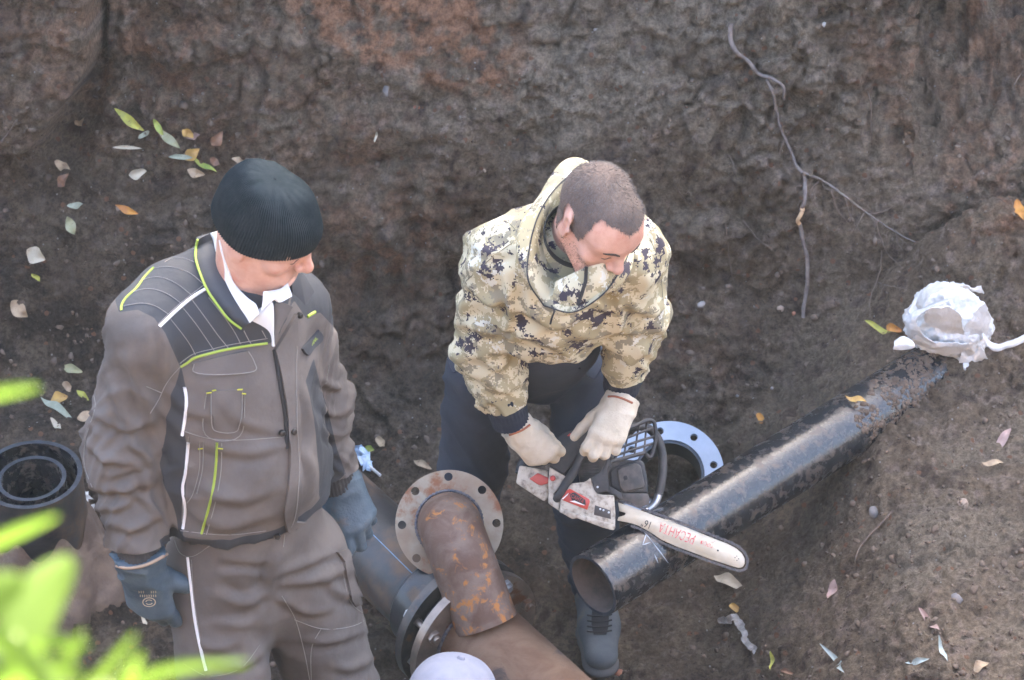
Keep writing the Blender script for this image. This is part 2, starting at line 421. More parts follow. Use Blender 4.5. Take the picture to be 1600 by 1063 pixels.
FLG = mat('flange_steel_with_rust', (.37, .325, .25), (.28, .21, .15), rough=.55, metal=.25, nscale=10, bump=.15, bscale=140, c3=(.24, .10, .045), n3=9., lo3=.53, hi3=.66)
FLGDK = mat('dark_flange_steel', (.045, .045, .048), (.10, .09, .08), rough=.42, metal=.5, nscale=16, bump=.2, bscale=140, c3=(.17, .10, .06), n3=14., lo3=.56, hi3=.66)
FLGRAW = mat('bare_flange_steel', (.20, .165, .14), (.30, .24, .20), rough=.38, metal=.7, nscale=18, bump=.15, bscale=120, c3=(.19, .10, .055), n3=12., lo3=.55, hi3=.64)
ZINC = mat('zinc_grey_steel', (.38, .40, .43), (.28, .29, .30), rough=.4, metal=.6, nscale=40, bump=.1, bscale=200)
WELD = mat('weld_bead', (.09, .10, .13), (.22, .2, .2), rough=.4, metal=.5, nscale=120, bump=.8, bscale=260)
PALE = mat('pale_blue_primer', (.40, .45, .53), (.34, .39, .46), rough=.5, nscale=14, bump=.08, bscale=120, c3=(.34, .31, .30), n3=10., lo3=.66, hi3=.72)

def ring_plate(name, o, axis, ri, ro, th, holes, hr, hc, mt, parent=None, phase=0., n=96):
    """flat ring with real bolt holes; o is the middle of the face that looks along axis, the plate lies behind it"""
    x, y, d = frame_of(axis); bm = bmesh.new()
    def loop(c, r, k):
        return [bm.verts.new(Vector(np.asarray(o) + (c[0] + r * math.cos(2 * math.pi * i / k)) * x + (c[1] + r * math.sin(2 * math.pi * i / k)) * y)) for i in range(k)]
    loops = [loop((0, 0), ro, n), loop((0, 0), ri, n // 2 * 1)]
    for i in range(holes):
        a = phase + 2 * math.pi * i / holes; loops.append(loop((hc * math.cos(a), hc * math.sin(a)), hr, 16))
    edges = []
    for lp in loops:
        for i in range(len(lp)): edges.append(bm.edges.new((lp[i], lp[(i + 1) % len(lp)])))
    bmesh.ops.triangle_fill(bm, edges=edges, use_beauty=True, use_dissolve=False)
    bad = []
    for f in bm.faces:                                  # drop faces that bridged a hole
        c = np.array(f.calc_center_median()) - o; p = V(c @ x, c @ y); rr = np.linalg.norm(p)
        if rr < ri * .985 or any(np.linalg.norm(p - hc * V(math.cos(phase + 2 * math.pi * i / holes), math.sin(phase + 2 * math.pi * i / holes))) < hr * .9 for i in range(holes)): bad.append(f)
    bmesh.ops.delete(bm, geom=bad, context='FACES')
    geo = bmesh.ops.extrude_face_region(bm, geom=bm.faces[:])
    vv = [g for g in geo['geom'] if isinstance(g, bmesh.types.BMVert)]
    bmesh.ops.translate(bm, vec=Vector(-th * d), verts=vv)
    bmesh.ops.recalc_face_normals(bm, faces=bm.faces)
    me = bpy.data.meshes.new(name); bm.to_mesh(me); bm.free()
    ob = link(name, me, mt, parent); sharp(ob, 40); return ob
def hexbolt(name, o, axis, r, h, mt, parent, shank=0., rot=.3):
    x, y, d = frame_of(axis); a = np.arange(6) * np.pi / 3 + rot
    poly = np.stack([np.cos(a) * r, np.sin(a) * r], 1)
    parts = [prism_vf(poly, (np.asarray(o), x, y, d), 0, h)]
    if shank:
        a = np.arange(12) * np.pi / 6; parts.append(prism_vf(np.stack([np.cos(a), np.sin(a)], 1) * r * .55, (np.asarray(o), x, y, d), -shank, h * 1.7))
    v, f = join_vf(parts); ob = mesh(name, v, f, mt, parent); fix_normals(ob)
    bm = bmesh.new(); bm.from_mesh(ob.data); bmesh.ops.bevel(bm, geom=bm.edges[:], offset=.001, segments=1, affect='EDGES', clamp_overlap=True); bm.to_mesh(ob.data); bm.free(); sharp(ob, 30); return ob
def hollow(name, o, axis, length, ro, ri, mt, parent=None, n=64, wob=0.):
    """open-ended pipe with wall thickness, material 0 outside, 1 on the cut ends, 2 inside"""
    k = max(2, int(length / .03)); s = np.linspace(0, length, k)
    prof = [(ro, q) for q in s] + [(ri, q) for q in s[::-1]]
    v, f = lathe_vf(prof, o, axis, n, True)
    ob = mesh(name, v, f, mt, parent, True); m = len(prof)
    idx = np.array([j for _ in range(n) for j in range(m)])
    ob.data.polygons.foreach_set('material_index', np.where(idx < k - 1, 0, np.where((idx == k - 1) | (idx == m - 1), 1, 2)).astype(np.int32))
    fix_normals(ob); sharp(ob, 40); return ob

# --- the cut black pipe lying across the trench
A = P(926, 915, y=4.70); B = P(1450, 588, z=A[2])
ax = nrm(B - A); B2 = A + ax * 1.75
bp = thing('black_pipe', 'long black plastic pipe with sawn open end, lying over the grey shoe', 'pipe', loc=A)
po = hollow('pipe_wall', A, ax, np.linalg.norm(B2 - A), .0765, .0680, [PE, PEEDGE, PEIN], None, 72)
# shavings and scratches where the saw first bit
scr = []
for (a, b) in (((1002, 826), (1018, 846)), ((1018, 846), (1044, 880)), ((1010, 834), (1004, 852)), ((1022, 866), (1028, 880)), ((1004, 852), (1016, 848))): scr.append((a, b))
PIPEB = BVHTree.FromPolygons([v.co.copy() for v in po.data.vertices], [tuple(p.vertices) for p in po.data.polygons])
SHAV = mat('plastic_shaving', (.42, .46, .52), rough=.4)
kid = []
for a, b in scr:
    pp = []
    for t in np.linspace(0, 1, 5):
        h, n = hit(PIPEB, a[0] + (b[0] - a[0]) * t, a[1] + (b[1] - a[1]) * t)
        if h is not None: pp.append(h + n * .0008)
    if len(pp) > 2: kid.append(tube('scratch', pp, [.0004, .0012, .0015, .001, .0004][:len(pp)], SHAV, None, 6))
adopt(bp, po, *kid)

# --- main line: plastic pipe, bolted flanges, rusty steel pipe
M0 = P(735, 990, z=.25); mdir = nrm(V(.607, -.795, 0))
mp = thing('bolted_water_main', 'large black pipe bolted by flanges to a brown rusty steel pipe', 'pipe', loc=M0)
kids = []
kids.append(hollow('plastic_pipe', M0 - mdir * .075, -mdir, 1.35, .108, .095, [PEDIRT, PEEDGE, PEIN], None, 72))
kids.append(hollow('steel_pipe', M0 + mdir * .02, mdir, 2.1, .1085, .100, [RUST2, RUST2, RUST2], None, 72))
kids.append(lathe('collar', [(.109, -.04), (.132, -.04), (.140, -.03), (.140, .0), (.109, .0)], M0 - mdir * .030, -mdir, PECLEAN, None, 72))
kids.append(lathe('collar', [(.1085, 0), (.119, 0), (.123, .004), (.123, .075), (.119, .08), (.1085, .08)], M0 - mdir * .073, -mdir, PECLEAN, None, 72))
kids.append(ring_plate('flange', M0 - mdir * .034, mdir, .112, .172, .024, 8, .0125, .147, FLGDK, None, .2))
kids.append(ring_plate('flange', M0 + mdir * .022, mdir, .1086, .172, .022, 8, .0125, .147, FLGRAW, None, .2))
tw = np.linspace(0, 2 * np.pi, 97)[:-1]; xx, yy, _ = frame_of(mdir)
wb = M0 + mdir * .0245 + (.1115 + .0015 * np.sin(tw * 47)[:, None]) * (np.cos(tw)[:, None] * xx + np.sin(tw)[:, None] * yy)
v, f = tube_vf(np.concatenate([wb, wb[:1]]), .0045, 6, False); kids.append(mesh('weld_bead', v, f, WELD, None, True))
for i in range(8):
    a = .2 + 2 * math.pi * i / 8; c = M0 + .147 * (math.cos(a) * xx + math.sin(a) * yy)
    kids.append(hexbolt('bolt', c + mdir * .0225, mdir, .0165, .013, ZINC if i % 3 else FLGRAW, None, shank=.08, rot=i))
    kids.append(hexbolt('nut', c - mdir * .0585, -mdir, .016, .013, ZINC, None, rot=i * .7))
adopt(mp, *kids)
for k_ in kids:
    nm = k_.name.split('.')[0]
    if nm in ('bolt', 'nut', 'weld_bead'): k_.parent = None; adopt(kids[5] if nm != 'nut' else kids[4], k_)
# chalk line and pale print
MPB = BVHTree.FromPolygons([v.co.copy() for v in kids[0].data.vertices], [tuple(p.vertices) for p in kids[0].data.polygons])
pp = [h + n * .0006 for h, n in (hit(MPB, 577 + (648 - 577) * t, 830 + (900 - 830) * t) for t in np.linspace(0, 1, 14)) if h is not None]
BLUE = mat('blue_pipe_stripe', (.22, .36, .52), (.14, .26, .40), rough=.45, nscale=60)
if len(pp) > 3: adopt(mp, tube('stripe', pp, .0013, BLUE, None, 6))

# --- short rusty bend with a wide flange, resting on the main
FC = P(702, 819, y=4.90); fn = nrm(-ray(702, 819) + V(0, 0, .0))
el = thing('rusty_pipe_bend', 'short rusty pipe stub with a round eight-hole flange, lying on the water main', 'pipe fitting', loc=FC)
upv = nrm(V(0, 0, 1) - fn * fn[2]); rx = np.cross(upv, fn)          # rx: image right, upv: image up
s_ = 6.47 / FPX
e2 = nrm(.33 * rx - .94 * upv)                                      # where the stub runs in the picture
cl = []
rb = .085
for a in np.linspace(0, R(97), 16): cl.append(FC + fn * (.004 + rb * math.sin(a)) + e2 * rb * (1 - math.cos(a)))
dl = nrm(fn * math.cos(R(97)) + e2 * math.sin(R(97)))
for k in range(1, 12): cl.append(cl[15] + dl * .0135 * k)
cl = np.array(cl)
vo, fo = tube_vf(cl, .0735, 56, False); vi, fi = tube_vf(cl, .0675, 56, False)
nv = len(vo); m = len(cl)
fs = list(fo) + [tuple(int(i) + nv for i in q[::-1]) for q in fi] + [((m - 1) * 56 + k, (m - 1) * 56 + (k + 1) % 56, nv + (m - 1) * 56 + (k + 1) % 56, nv + (m - 1) * 56 + k) for k in range(56)]
ek = [mesh('pipe_stub', np.concatenate([vo, vi]), fs, RUST, None, True)]
fix_normals(ek[0]); sharp(ek[0], 50)
ek.append(ring_plate('flange', FC, fn, .0676, .1245, .016, 8, .0098, .109, FLG, None, math.pi / 2 + math.atan2(0, 1)))
tw = np.linspace(0, 2 * np.pi, 121); xx, yy, _ = frame_of(fn)
wb = FC + fn * .002 + (.0765 + .0012 * np.sin(tw * 53)[:, None]) * (np.cos(tw)[:, None] * xx + np.sin(tw)[:, None] * yy)
v, f = tube_vf(wb, .0035, 6, False); ek.append(mesh('weld_bead', v, f, WELD, None, True))
adopt(el, *ek[:2]); adopt(ek[1], ek[2])

# --- pale ring flange behind the black pipe
WC = P(1046, 740, y=5.40); wnrm = nrm(-ray(1046, 740) + V(.02, .05, .42))
wf = thing('ring_flange', 'pale blue-white steel ring flange with bolt holes behind the saw guard', 'flange', loc=WC)
wk = [ring_plate('ring', WC, wnrm, .088, .137, .014, 8, .0095, .113, PALE, None, 1.02)]
wk.append(hollow('added_socket', WC - wnrm * .004, -wnrm, .10, .0885, .080, [PECLEAN, PEEDGE, PECLEAN], None, 56))  # black socket added to make the shaded inside of the ring dark
adopt(wf, *wk)

# --- pipe offcuts standing at the left
OC = P(48, 741, y=5.18); g0 = drop(OC[0], OC[1])
oc = thing('pipe_offcut', 'wide black pipe offcut standing upright at left with mud on its side', 'pipe offcut', loc=(OC[0], OC[1], g0))
tilt = nrm(V(.0, -.02, 1))
adopt(oc, hollow('pipe_wall', OC, -tilt, OC[2] - g0 + .08, .123, .1115, [PEDIRT, PEEDGE, PE], None, 80))
OI = P(49, 745, y=5.175); OI[2] -= .005
oi = thing('pipe_offcut', 'narrower black pipe offcut standing inside the wide one at left', 'pipe offcut', loc=(OI[0], OI[1], g0))
adopt(oi, hollow('pipe_wall', OI, -nrm(V(-.02, 0, 1)), OI[2] - g0 + .06, .083, .0725, [PE, PEEDGE, PE], None, 72))
# ------------------------------------------------------------------ organic modelling: blended tapered forms meshed on a grid
def rc(a, b, r1, r2=None, k=.03, flat=None, op='add'):
    return dict(a=np.asarray(a, float), b=np.asarray(b, float), r1=r1, r2=r1 if r2 is None else r2, k=k, flat=flat, op=op)
def ball(c, r, k=.02, op='add', flat=None): return rc(c, np.asarray(c) + 1e-6, r, r, k, flat, op)
def prim_dist(p, q):
    a, ba = q['a'], q['b'] - q['a']; pa = p - a
    h = np.clip((pa @ ba) / max(ba @ ba, 1e-12), 0, 1)
    w = pa - h[..., None] * ba; r = q['r1'] + (q['r2'] - q['r1']) * h
    if q['flat'] is not None:
        sc = 1.
        for n, s in q['flat']:
            w = w + n * ((w @ n) * (1 / s - 1))[..., None]; sc = min(sc, s)
        return (np.linalg.norm(w, axis=-1) - r) * (.5 + .5 * sc)
    return np.linalg.norm(w, axis=-1) - r
def sdf_grid(prims, ax, ay, az):
    D = np.full((len(ax), len(ay), len(az)), .25)
    for q in prims:
        m = max(q['r1'], q['r2']) + .05 + q['k']
        if q['flat'] is not None: m *= max(1, max(s for _, s in q['flat']))
        lo, hi = np.minimum(q['a'], q['b']) - m, np.maximum(q['a'], q['b']) + m
        s = [slice(np.searchsorted(c, lo[i]), np.searchsorted(c, hi[i])) for i, c in enumerate((ax, ay, az))]
        if any(x.stop - x.start < 1 for x in s): continue
        p = np.stack(np.meshgrid(ax[s[0]], ay[s[1]], az[s[2]], indexing='ij'), -1)
        d = prim_dist(p, q); o = D[tuple(s)]; k = max(q['k'], 1e-4)
        if q['op'] == 'add':
            h = np.clip(.5 + .5 * (o - d) / k, 0, 1); D[tuple(s)] = o * (1 - h) + d * h - k * h * (1 - h)
        else:
            h = np.clip(.5 - .5 * (o + d) / k, 0, 1); D[tuple(s)] = o * (1 - h) - d * h + k * h * (1 - h)
    return D
def surfnets(D, ax, ay, az):
    S = D < 0; nx, ny, nz = D.shape
    c = np.zeros((nx - 1, ny - 1, nz - 1), np.int8)
    for i in (0, 1):
        for j in (0, 1):
            for k in (0, 1): c += S[i:nx - 1 + i, j:ny - 1 + j, k:nz - 1 + k]
    act = np.argwhere((c > 0) & (c < 8)); idm = np.full(c.shape, -1, np.int64); idm[tuple(act.T)] = np.arange(len(act))
    acc = np.zeros((len(act), 3)); cnt = np.zeros(len(act))
    cor = [(i, j, k) for i in (0, 1) for j in (0, 1) for k in (0, 1)]
    val = {q: D[act[:, 0] + q[0], act[:, 1] + q[1], act[:, 2] + q[2]] for q in cor}
    for q in cor:
        for d in range(3):
            if q[d]: continue
            w = list(q); w[d] = 1; w = tuple(w); a, b = val[q], val[w]
            m = (a < 0) != (b < 0); t = np.where(m, a / np.where(m, a - b, 1), 0)
            pos = np.tile(np.array(q, float), (len(act), 1)); pos[:, d] = t
            acc += pos * m[:, None]; cnt += m
    fr = act + acc / cnt[:, None]
    v = np.stack([np.interp(fr[:, i], np.arange(len(x)), x) for i, x in enumerate((ax, ay, az))], 1)
    F = []
    for d in range(3):
        a, b = [(1, 2), (2, 0), (0, 1)][d]
        sl0 = [slice(None)] * 3; sl1 = [slice(None)] * 3; sl0[d] = slice(0, -1); sl1[d] = slice(1, None)
        ch = S[tuple(sl0)] != S[tuple(sl1)]; e = np.argwhere(ch)
        e = e[(e[:, a] > 0) & (e[:, b] > 0) & (e[:, a] < D.shape[a] - 1) & (e[:, b] < D.shape[b] - 1)]
        ins = S[tuple(e.T)]
        def cell(da, db):
            q = e.copy(); q[:, a] += da; q[:, b] += db; return idm[tuple(q.T)]
        f = np.stack([cell(-1, -1), cell(0, -1), cell(0, 0), cell(-1, 0)], 1)
        f[~ins] = f[~ins][:, ::-1]; F.append(f)
    F = np.concatenate(F); return v, F[(F >= 0).all(1)]
def vnormals(v, f):
    n = np.cross(v[f[:, 2]] - v[f[:, 0]], v[f[:, 3]] - v[f[:, 1]]) if f.shape[1] == 4 else np.cross(v[f[:, 1]] - v[f[:, 0]], v[f[:, 2]] - v[f[:, 0]])
    out = np.zeros_like(v)
    for i in range(f.shape[1]):
        for d in range(3): out[:, d] += np.bincount(f[:, i], n[:, d], len(v))
    return out / (np.linalg.norm(out, axis=1)[:, None] + 1e-12)
def relax(v, f, it=2, w=.5):
    k = f.shape[1]; e = np.concatenate([f[:, [i, (i + 1) % k]] for i in range(k)]); e = np.concatenate([e, e[:, ::-1]])
    cn = np.bincount(e[:, 0], minlength=len(v))[:, None]
    for _ in range(it):
        s = np.stack([np.bincount(e[:, 0], v[e[:, 1], d], len(v)) for d in range(3)], 1)
        v = v * (1 - w) + w * s / np.maximum(cn, 1)
    return v
def form(prims, res, cut=None, it=2, axes=None, pad=.03, first=None):
    """cut: list of (point, normal): keep the side the normal points away from"""
    if axes is None:
        add = [q for q in prims if q['op'] == 'add']
        lo = np.min([np.minimum(q['a'], q['b']) - max(q['r1'], q['r2']) for q in add], 0) - pad
        hi = np.max([np.maximum(q['a'], q['b']) + max(q['r1'], q['r2']) for q in add], 0) + pad
        axes = [np.arange(lo[i], hi[i] + res, res) for i in range(3)]
    D = sdf_grid(prims[:first], *axes)
    for c, n in (cut or []):
        p = np.stack(np.meshgrid(*axes, indexing='ij'), -1); D = np.maximum(D, (p - np.asarray(c)) @ nrm(n))
    if first is not None:                                  # limbs joined on after the trunk has been cut
        E = sdf_grid(prims[first:], *axes); k = .035; h = np.clip(.5 + .5 * (D - E) / k, 0, 1); D = D * (1 - h) + E * h - k * h * (1 - h)
    v, f = surfnets(D, *axes); return relax(v, f, it), f
def hem_level(o, axis, out, r, y):
    """distance along axis at which the front of a trunk is seen at photo row y"""
    hs = np.linspace(-.3, .4, 281); p = o + hs[:, None] * axis + out * r
    return hs[np.argmin(np.abs(pix(p)[1] - y))]
def limb_folds(v, nr, a, b, amp, lam, rad, seed, along=1.0, sharpness=1.6, twist=0.):
    """cloth folds that ring a limb from a to b; returns an offset along the normals"""
    ba = b - a; L = np.linalg.norm(ba); d = ba / L; s = (v - a) @ d; w = v - a - s[:, None] * d
    dist = np.linalg.norm(w, axis=1); mask = sstep(-.05, .03, s) * sstep(L + .05, L - .03, s) * sstep(rad * 2.0, rad * 1.35, dist)
    x, y, _ = frame_of(d); th = np.arctan2(w @ y, w @ x)
    q = np.stack([(s + twist * np.sin(th + seed) * .1 + .05 * noise(v * 7 + seed)) / lam, (w @ x) / (lam * 3.2) + seed, (w @ y) / (lam * 3.2)], 1)
    n = noise(q); r = 1 - np.minimum(1, np.abs(n) * 2.9); r = r ** sharpness - .38; q2 = q * V(1.9, 1.5, 1.5) + 40; n2 = noise(q2); r = r + .22 * ((1 - np.minimum(1, np.abs(n2) * 3)) ** 2 - .3)
    return amp * mask * r
def soft_folds(v, amp, lam, dirv, seed, stretch=3.):
    """long soft folds running along dirv"""
    d = nrm(dirv); s = v @ d; w = v - s[:, None] * d
    n = noise(w / lam + (s / (lam * stretch))[:, None] * d + seed)
    return amp * ((1 - np.minimum(1, np.abs(n) * 2.4)) ** 1.5 - .4)
def drawn_folds(v, nr, lines):
    """creases traced from the cloth in the photo: a ridge with a hollow on its lower side"""
    x, y = pix(v); vis = (nr * (v - V(0, 0, CAMZ))).sum(1) < .1; off = np.zeros(len(v))
    for pl, amp, w in lines:
        pl = catmull(np.array(pl, float), 5); best = np.full(len(v), 1e9); sg = np.zeros(len(v)); tt = np.zeros(len(v))
        sel = vis & (x > pl[:, 0].min() - 4 * w) & (x < pl[:, 0].max() + 4 * w) & (y > pl[:, 1].min() - 4 * w) & (y < pl[:, 1].max() + 4 * w)
        if not sel.any(): continue
        xs_, ys_ = x[sel], y[sel]; b = np.full(len(xs_), 1e9); s_ = np.zeros(len(xs_)); t_ = np.zeros(len(xs_)); n = len(pl) - 1
        for k in range(n):
            e = pl[k + 1] - pl[k]; L = e @ e + 1e-9; wx, wy = xs_ - pl[k][0], ys_ - pl[k][1]; u = np.clip((wx * e[0] + wy * e[1]) / L, 0, 1)
            d = np.hypot(wx - u * e[0], wy - u * e[1]); m = d < b; b = np.where(m, d, b); s_ = np.where(m, np.sign(e[0] * wy - e[1] * wx), s_); t_ = np.where(m, (k + u) / n, t_)
        env = np.sin(np.pi * np.clip(t_ * .9 + .05, 0, 1)) ** .6; sd = b * s_
        off[sel] += amp * env * (np.exp(-(sd / w) ** 2) - .75 * np.exp(-((sd - 1.7 * w) / (.9 * w)) ** 2))
    return off
def tree_of(o):
    return BVHTree.FromPolygons([x.co.copy() for x in o.data.vertices], [tuple(p.vertices) for p in o.data.polygons])
def cast(tree, pxs, off=.001, per=6):
    """lay a photo-traced line on a built surface"""
    out = []
    for x, y in catmull(np.asarray(pxs, float), per):
        h, n = hit(tree, x, y)
        if h is not None: out.append(h + n * off)
    return np.array(out)
def seam(name, tree, pxs, r, mt, off=.0005, n=6):
    p = cast(tree, pxs, off)
    if len(p) < 3: return None
    for _ in range(2): p[1:-1] = .25 * p[:-2] + .5 * p[1:-1] + .25 * p[2:]
    rr = np.full(len(p), r); return tube(name, p, rr, mt, None, n)
def panel(name, tree, left, right, th, mt, nu=14, nv=14, flare=0., edge=None):
    """cloth piece between two photo-traced edges lying on a surface, th thick"""
    L = catmull(np.asarray(left, float), 8); Rr = catmull(np.asarray(right, float), 8)
    def rs(q):
        s = np.concatenate([[0], np.cumsum(np.linalg.norm(np.diff(q, axis=0), axis=1))]); t = np.linspace(0, s[-1], nv)
        return np.stack([np.interp(t, s, q[:, 0]), np.interp(t, s, q[:, 1])], 1)
    L, Rr = rs(L), rs(Rr); pt = np.zeros((nu, nv, 3)); nn = np.zeros((nu, nv, 3)); last = None
    for i in range(nu):
        for j in range(nv):
            x, y = L[j] + (Rr[j] - L[j]) * i / (nu - 1); h, n = hit(tree, x, y)
            if h is None: h, n = last if last is not None else (P(x, y, y=4.4), V(0, -.8, .6))
            pt[i, j], nn[i, j] = h, n; last = (h, n)
    for _ in range(3):
        nn[1:-1, 1:-1] = (nn[1:-1, 1:-1] * 2 + nn[:-2, 1:-1] + nn[2:, 1:-1] + nn[1:-1, :-2] + nn[1:-1, 2:]); nn /= np.linalg.norm(nn, axis=-1, keepdims=True)
        pt[1:-1, 1:-1] = (pt[1:-1, 1:-1] * 2 + pt[:-2, 1:-1] + pt[2:, 1:-1] + pt[1:-1, :-2] + pt[1:-1, 2:]) / 6
    top = pt + nn * th; bot = pt - nn * .004
    v = np.concatenate([top.reshape(-1, 3), bot.reshape(-1, 3)]); k = nu * nv
    f = [tuple(q) for q in grid_faces(nu, nv)]
    rim = [i * nv for i in range(nu)] + [(nu - 1) * nv + j for j in range(1, nv)] + [i * nv + nv - 1 for i in range(nu - 2, -1, -1)] + [j for j in range(nv - 2, 0, -1)]
    f += [(rim[i], rim[(i + 1) % len(rim)], k + rim[(i + 1) % len(rim)], k + rim[i]) for i in range(len(rim))]
    o = mesh(name, v, f, mt, None, True); fix_normals(o); sharp(o, 50); return o
def inpoly(px, py, poly):
    poly = np.asarray(poly, float); x2, y2 = np.roll(poly[:, 0], 1), np.roll(poly[:, 1], 1); r = np.zeros(px.shape, bool)
    for xa, ya, xb, yb in zip(poly[:, 0], poly[:, 1], x2, y2):
        c = ((ya > py) != (yb > py)) & (px < (xb - xa) * (py - ya) / (yb - ya + 1e-12) + xa); r ^= c
    return r

def polysd(px, py, poly):
    """signed distance in photo pixels, positive inside"""
    poly = np.asarray(poly, float); d = np.full(px.shape, 1e9)
    for a, b in zip(poly, np.roll(poly, -1, 0)):
        e = b - a; wx, wy = px - a[0], py - a[1]; t = np.clip((wx * e[0] + wy * e[1]) / (e @ e + 1e-9), 0, 1)
        d = np.minimum(d, np.hypot(wx - t * e[0], wy - t * e[1]))
    return np.where(inpoly(px, py, poly), d, -d)
def two_tone(name, src, dark, attr):
    """cloth of two sewn-together colours, told apart by a mesh attribute"""
    m = src.copy(); m.name = name; nt = m.node_tree; N, L = nt.nodes, nt.links; b = N['Principled BSDF']
    at = N.new('ShaderNodeAttribute'); at.attribute_name = attr
    gt = N.new('ShaderNodeMath'); gt.operation = 'GREATER_THAN'; gt.inputs[1].default_value = 0.; L.new(at.outputs['Fac'], gt.inputs[0])
    x = N.new('ShaderNodeMix'); x.data_type = 'RGBA'; L.new(gt.outputs[0], x.inputs[0])
    L.new(b.inputs['Base Color'].links[0].from_socket, x.inputs[6]); x.inputs[7].default_value = (*dark, 1)
    L.new(x.outputs[2], b.inputs['Base Color']); return m
def set_attr(o, name, vals):
    a = o.data.attributes.new(name, 'FLOAT', 'POINT'); a.data.foreach_set('value', np.asarray(vals, np.float32))

# --- heads -----------------------------------------------------------
def head_prims(c, fwd, up, s=1., ears=True, jaw=1.):
    fwd = nrm(fwd); up = nrm(up - fwd * (up @ fwd)); lf = np.cross(up, fwd)
    T = lambda x, y, z: c + s * (x * lf + y * fwd + z * up)
    q = []
    q.append(rc(T(0, -.028, .028), T(0, .018, .03), .082 * s, .076 * s, .01, [(lf, .94)]))
    q.append(rc(T(0, .03, .02), T(0, .04, -.045), .062 * s, .050 * s, .03, [(lf, 1.0)]))
    for sg in (-1, 1):
        q.append(rc(T(sg * .054, -.01, -.045), T(sg * .028, .058, -.094), .020 * s, .019 * s, .035))
        q.append(ball(T(sg * .046, .062, -.026), .019 * s, .025))
        q.append(rc(T(sg * .014, .088, .020), T(sg * .046, .070, .020), .010 * s, .011 * s, .022))
    q.append(rc(T(-.014, .074, -.102), T(.014, .074, -.102), .019 * s, .019 * s, .03))
    q.append(rc(T(-.02, .068, -.070), T(.02, .068, -.070), .024 * s, .024 * s, .02))
    for sg in (-1, 1): q.append(ball(T(sg * .032, .106, -.001), .0155 * s, .014, 'sub'))
    for sg in (-1, 1): q.append(ball(T(sg * .031, .077, -.004), .0135 * s, .004))
    q.append(rc(T(0, .090, .012), T(0, .110, -.026), .0085 * s, .0115 * s, .012))
    q.append(ball(T(0, .112, -.031), .0120 * s, .006))
    for sg in (-1, 1): q.append(ball(T(sg * .0125, .100, -.035), .0088 * s, .006))
    for sg in (-1, 1): q.append(ball(T(sg * .0062, .108, -.0425), .0038 * s, .003, 'sub'))
    q.append(rc(T(-.019, .085, -.0655), T(.019, .085, -.0655), .0058 * s, .0058 * s, .008))
    q.append(rc(T(-.017, .085, -.0775), T(.017, .085, -.0775), .0068 * s, .0068 * s, .007))
    q.append(rc(T(-.024, .093, -.0710), T(.024, .093, -.0710), .0022 * s, .0022 * s, .003, None, 'sub'))
    q.append(rc(T(-.012, .093, -.0885), T(.012, .093, -.0885), .006 * s, .006 * s, .01, None, 'sub'))
    if ears:
        for sg in (-1, 1):
            n = nrm(.86 * sg * lf - .42 * fwd)
            q.append(rc(T(sg * .079, -.016, .010), T(sg * .076, -.006, -.030), .0225 * s, .0125 * s, .005, [(n, .34)]))
            q.append(rc(T(sg * .090, -.008, .008), T(sg * .087, -.003, -.014), .0105 * s, .007 * s, .005, None, 'sub'))
            q.append(ball(T(sg * .079, .004, -.010), .0058 * s, .004))
    return q, T
def body_axes(lo, hi, c, r, fine, coarse):
    out = []
    for i in range(3):
        f = np.arange(c[i] - r, c[i] + r, fine); a = np.arange(f[0] - coarse, lo[i] - coarse, -coarse)[::-1]; b = np.arange(f[-1] + coarse, hi[i] + coarse, coarse)
        out.append(np.concatenate([a, f, b]))
    return out

# --- hands: a palm of four metacarpals, jointed fingers and a thumb ----
def hand_prims(w, x, back, side, curl=(55, 65, 40), spread=4., thumb=(30, 25, 20), s=1., fat=1., thumb_out=.5, curls=None):
    """w wrist, x towards the knuckles, back = back of hand; side +1 when the thumb lies on cross(back, x)"""
    x = nrm(x); z = nrm(back - x * (back @ x)); y = np.cross(z, x) * side; q = []
    T = lambda a, b, c: w + s * (a * x + b * y + c * z)
    kn = [(.094, .030, .002), (.098, .009, .006), (.092, -.011, .004), (.082, -.030, -.002)]
    ln = [(.042, .026, .021), (.047, .030, .022), (.043, .028, .021), (.034, .021, .019)]
    q.append(rc(T(-.03, 0, 0), T(.015, 0, 0), .030 * s * fat, .030 * s * fat, .02, [(z, .74)]))
    for i, k in enumerate(kn):
        q.append(rc(T(.012, k[1] * .62, 0), T(*k), .019 * s * fat, .0145 * s * fat, .016, [(z, .95)]))
    for i, k in enumerate(kn):
        c3 = curl if curls is None else curls[i]
        p = T(*k); a = 0.; sp = R(spread * (1.4 - i)); xx = nrm(math.cos(sp) * x + math.sin(sp) * y)
        r = [.0122, .0112, .0102, .0090][0] * (1, 1.03, .98, .88)[i] * fat * s
        for j in range(3):
            a += R(c3[j]); d = math.cos(a) * xx - math.sin(a) * z; e = p + d * ln[i][j] * s
            q.append(rc(p, e, r * (1 - .07 * j), r * (1 - .07 * (j + 1)), .005 if j == 0 else .004)); p = e
    p = T(.022, .026, -.008); d = nrm(.62 * x + .62 * y * thumb_out * 1.6 - .35 * z); a = 0
    for j, (l, r) in enumerate(((.044, .0165), (.034, .0132), (.028, .0118))):
        if j: d = nrm(d + math.tan(R(thumb[j])) * (.75 * x - .35 * y - .45 * z))
        e = p + d * l * s; q.append(rc(p, e, r * s * fat, r * .88 * s * fat, .012 if j == 0 else .004)); p = e
    return q
def along_head(T, pts, tree, c):
    out = []
    for p in catmull(np.array(pts), 5):
        q = T(*p); d = nrm(q - c); r = tree.ray_cast(Vector(q + d * .05), Vector(-d))
        if r[0] is not None: out.append(np.array(r[0]) + d * .0005)
    return np.array(out)
BROW = mat('dark_brow_hair', (.045, .032, .026), rough=.8)
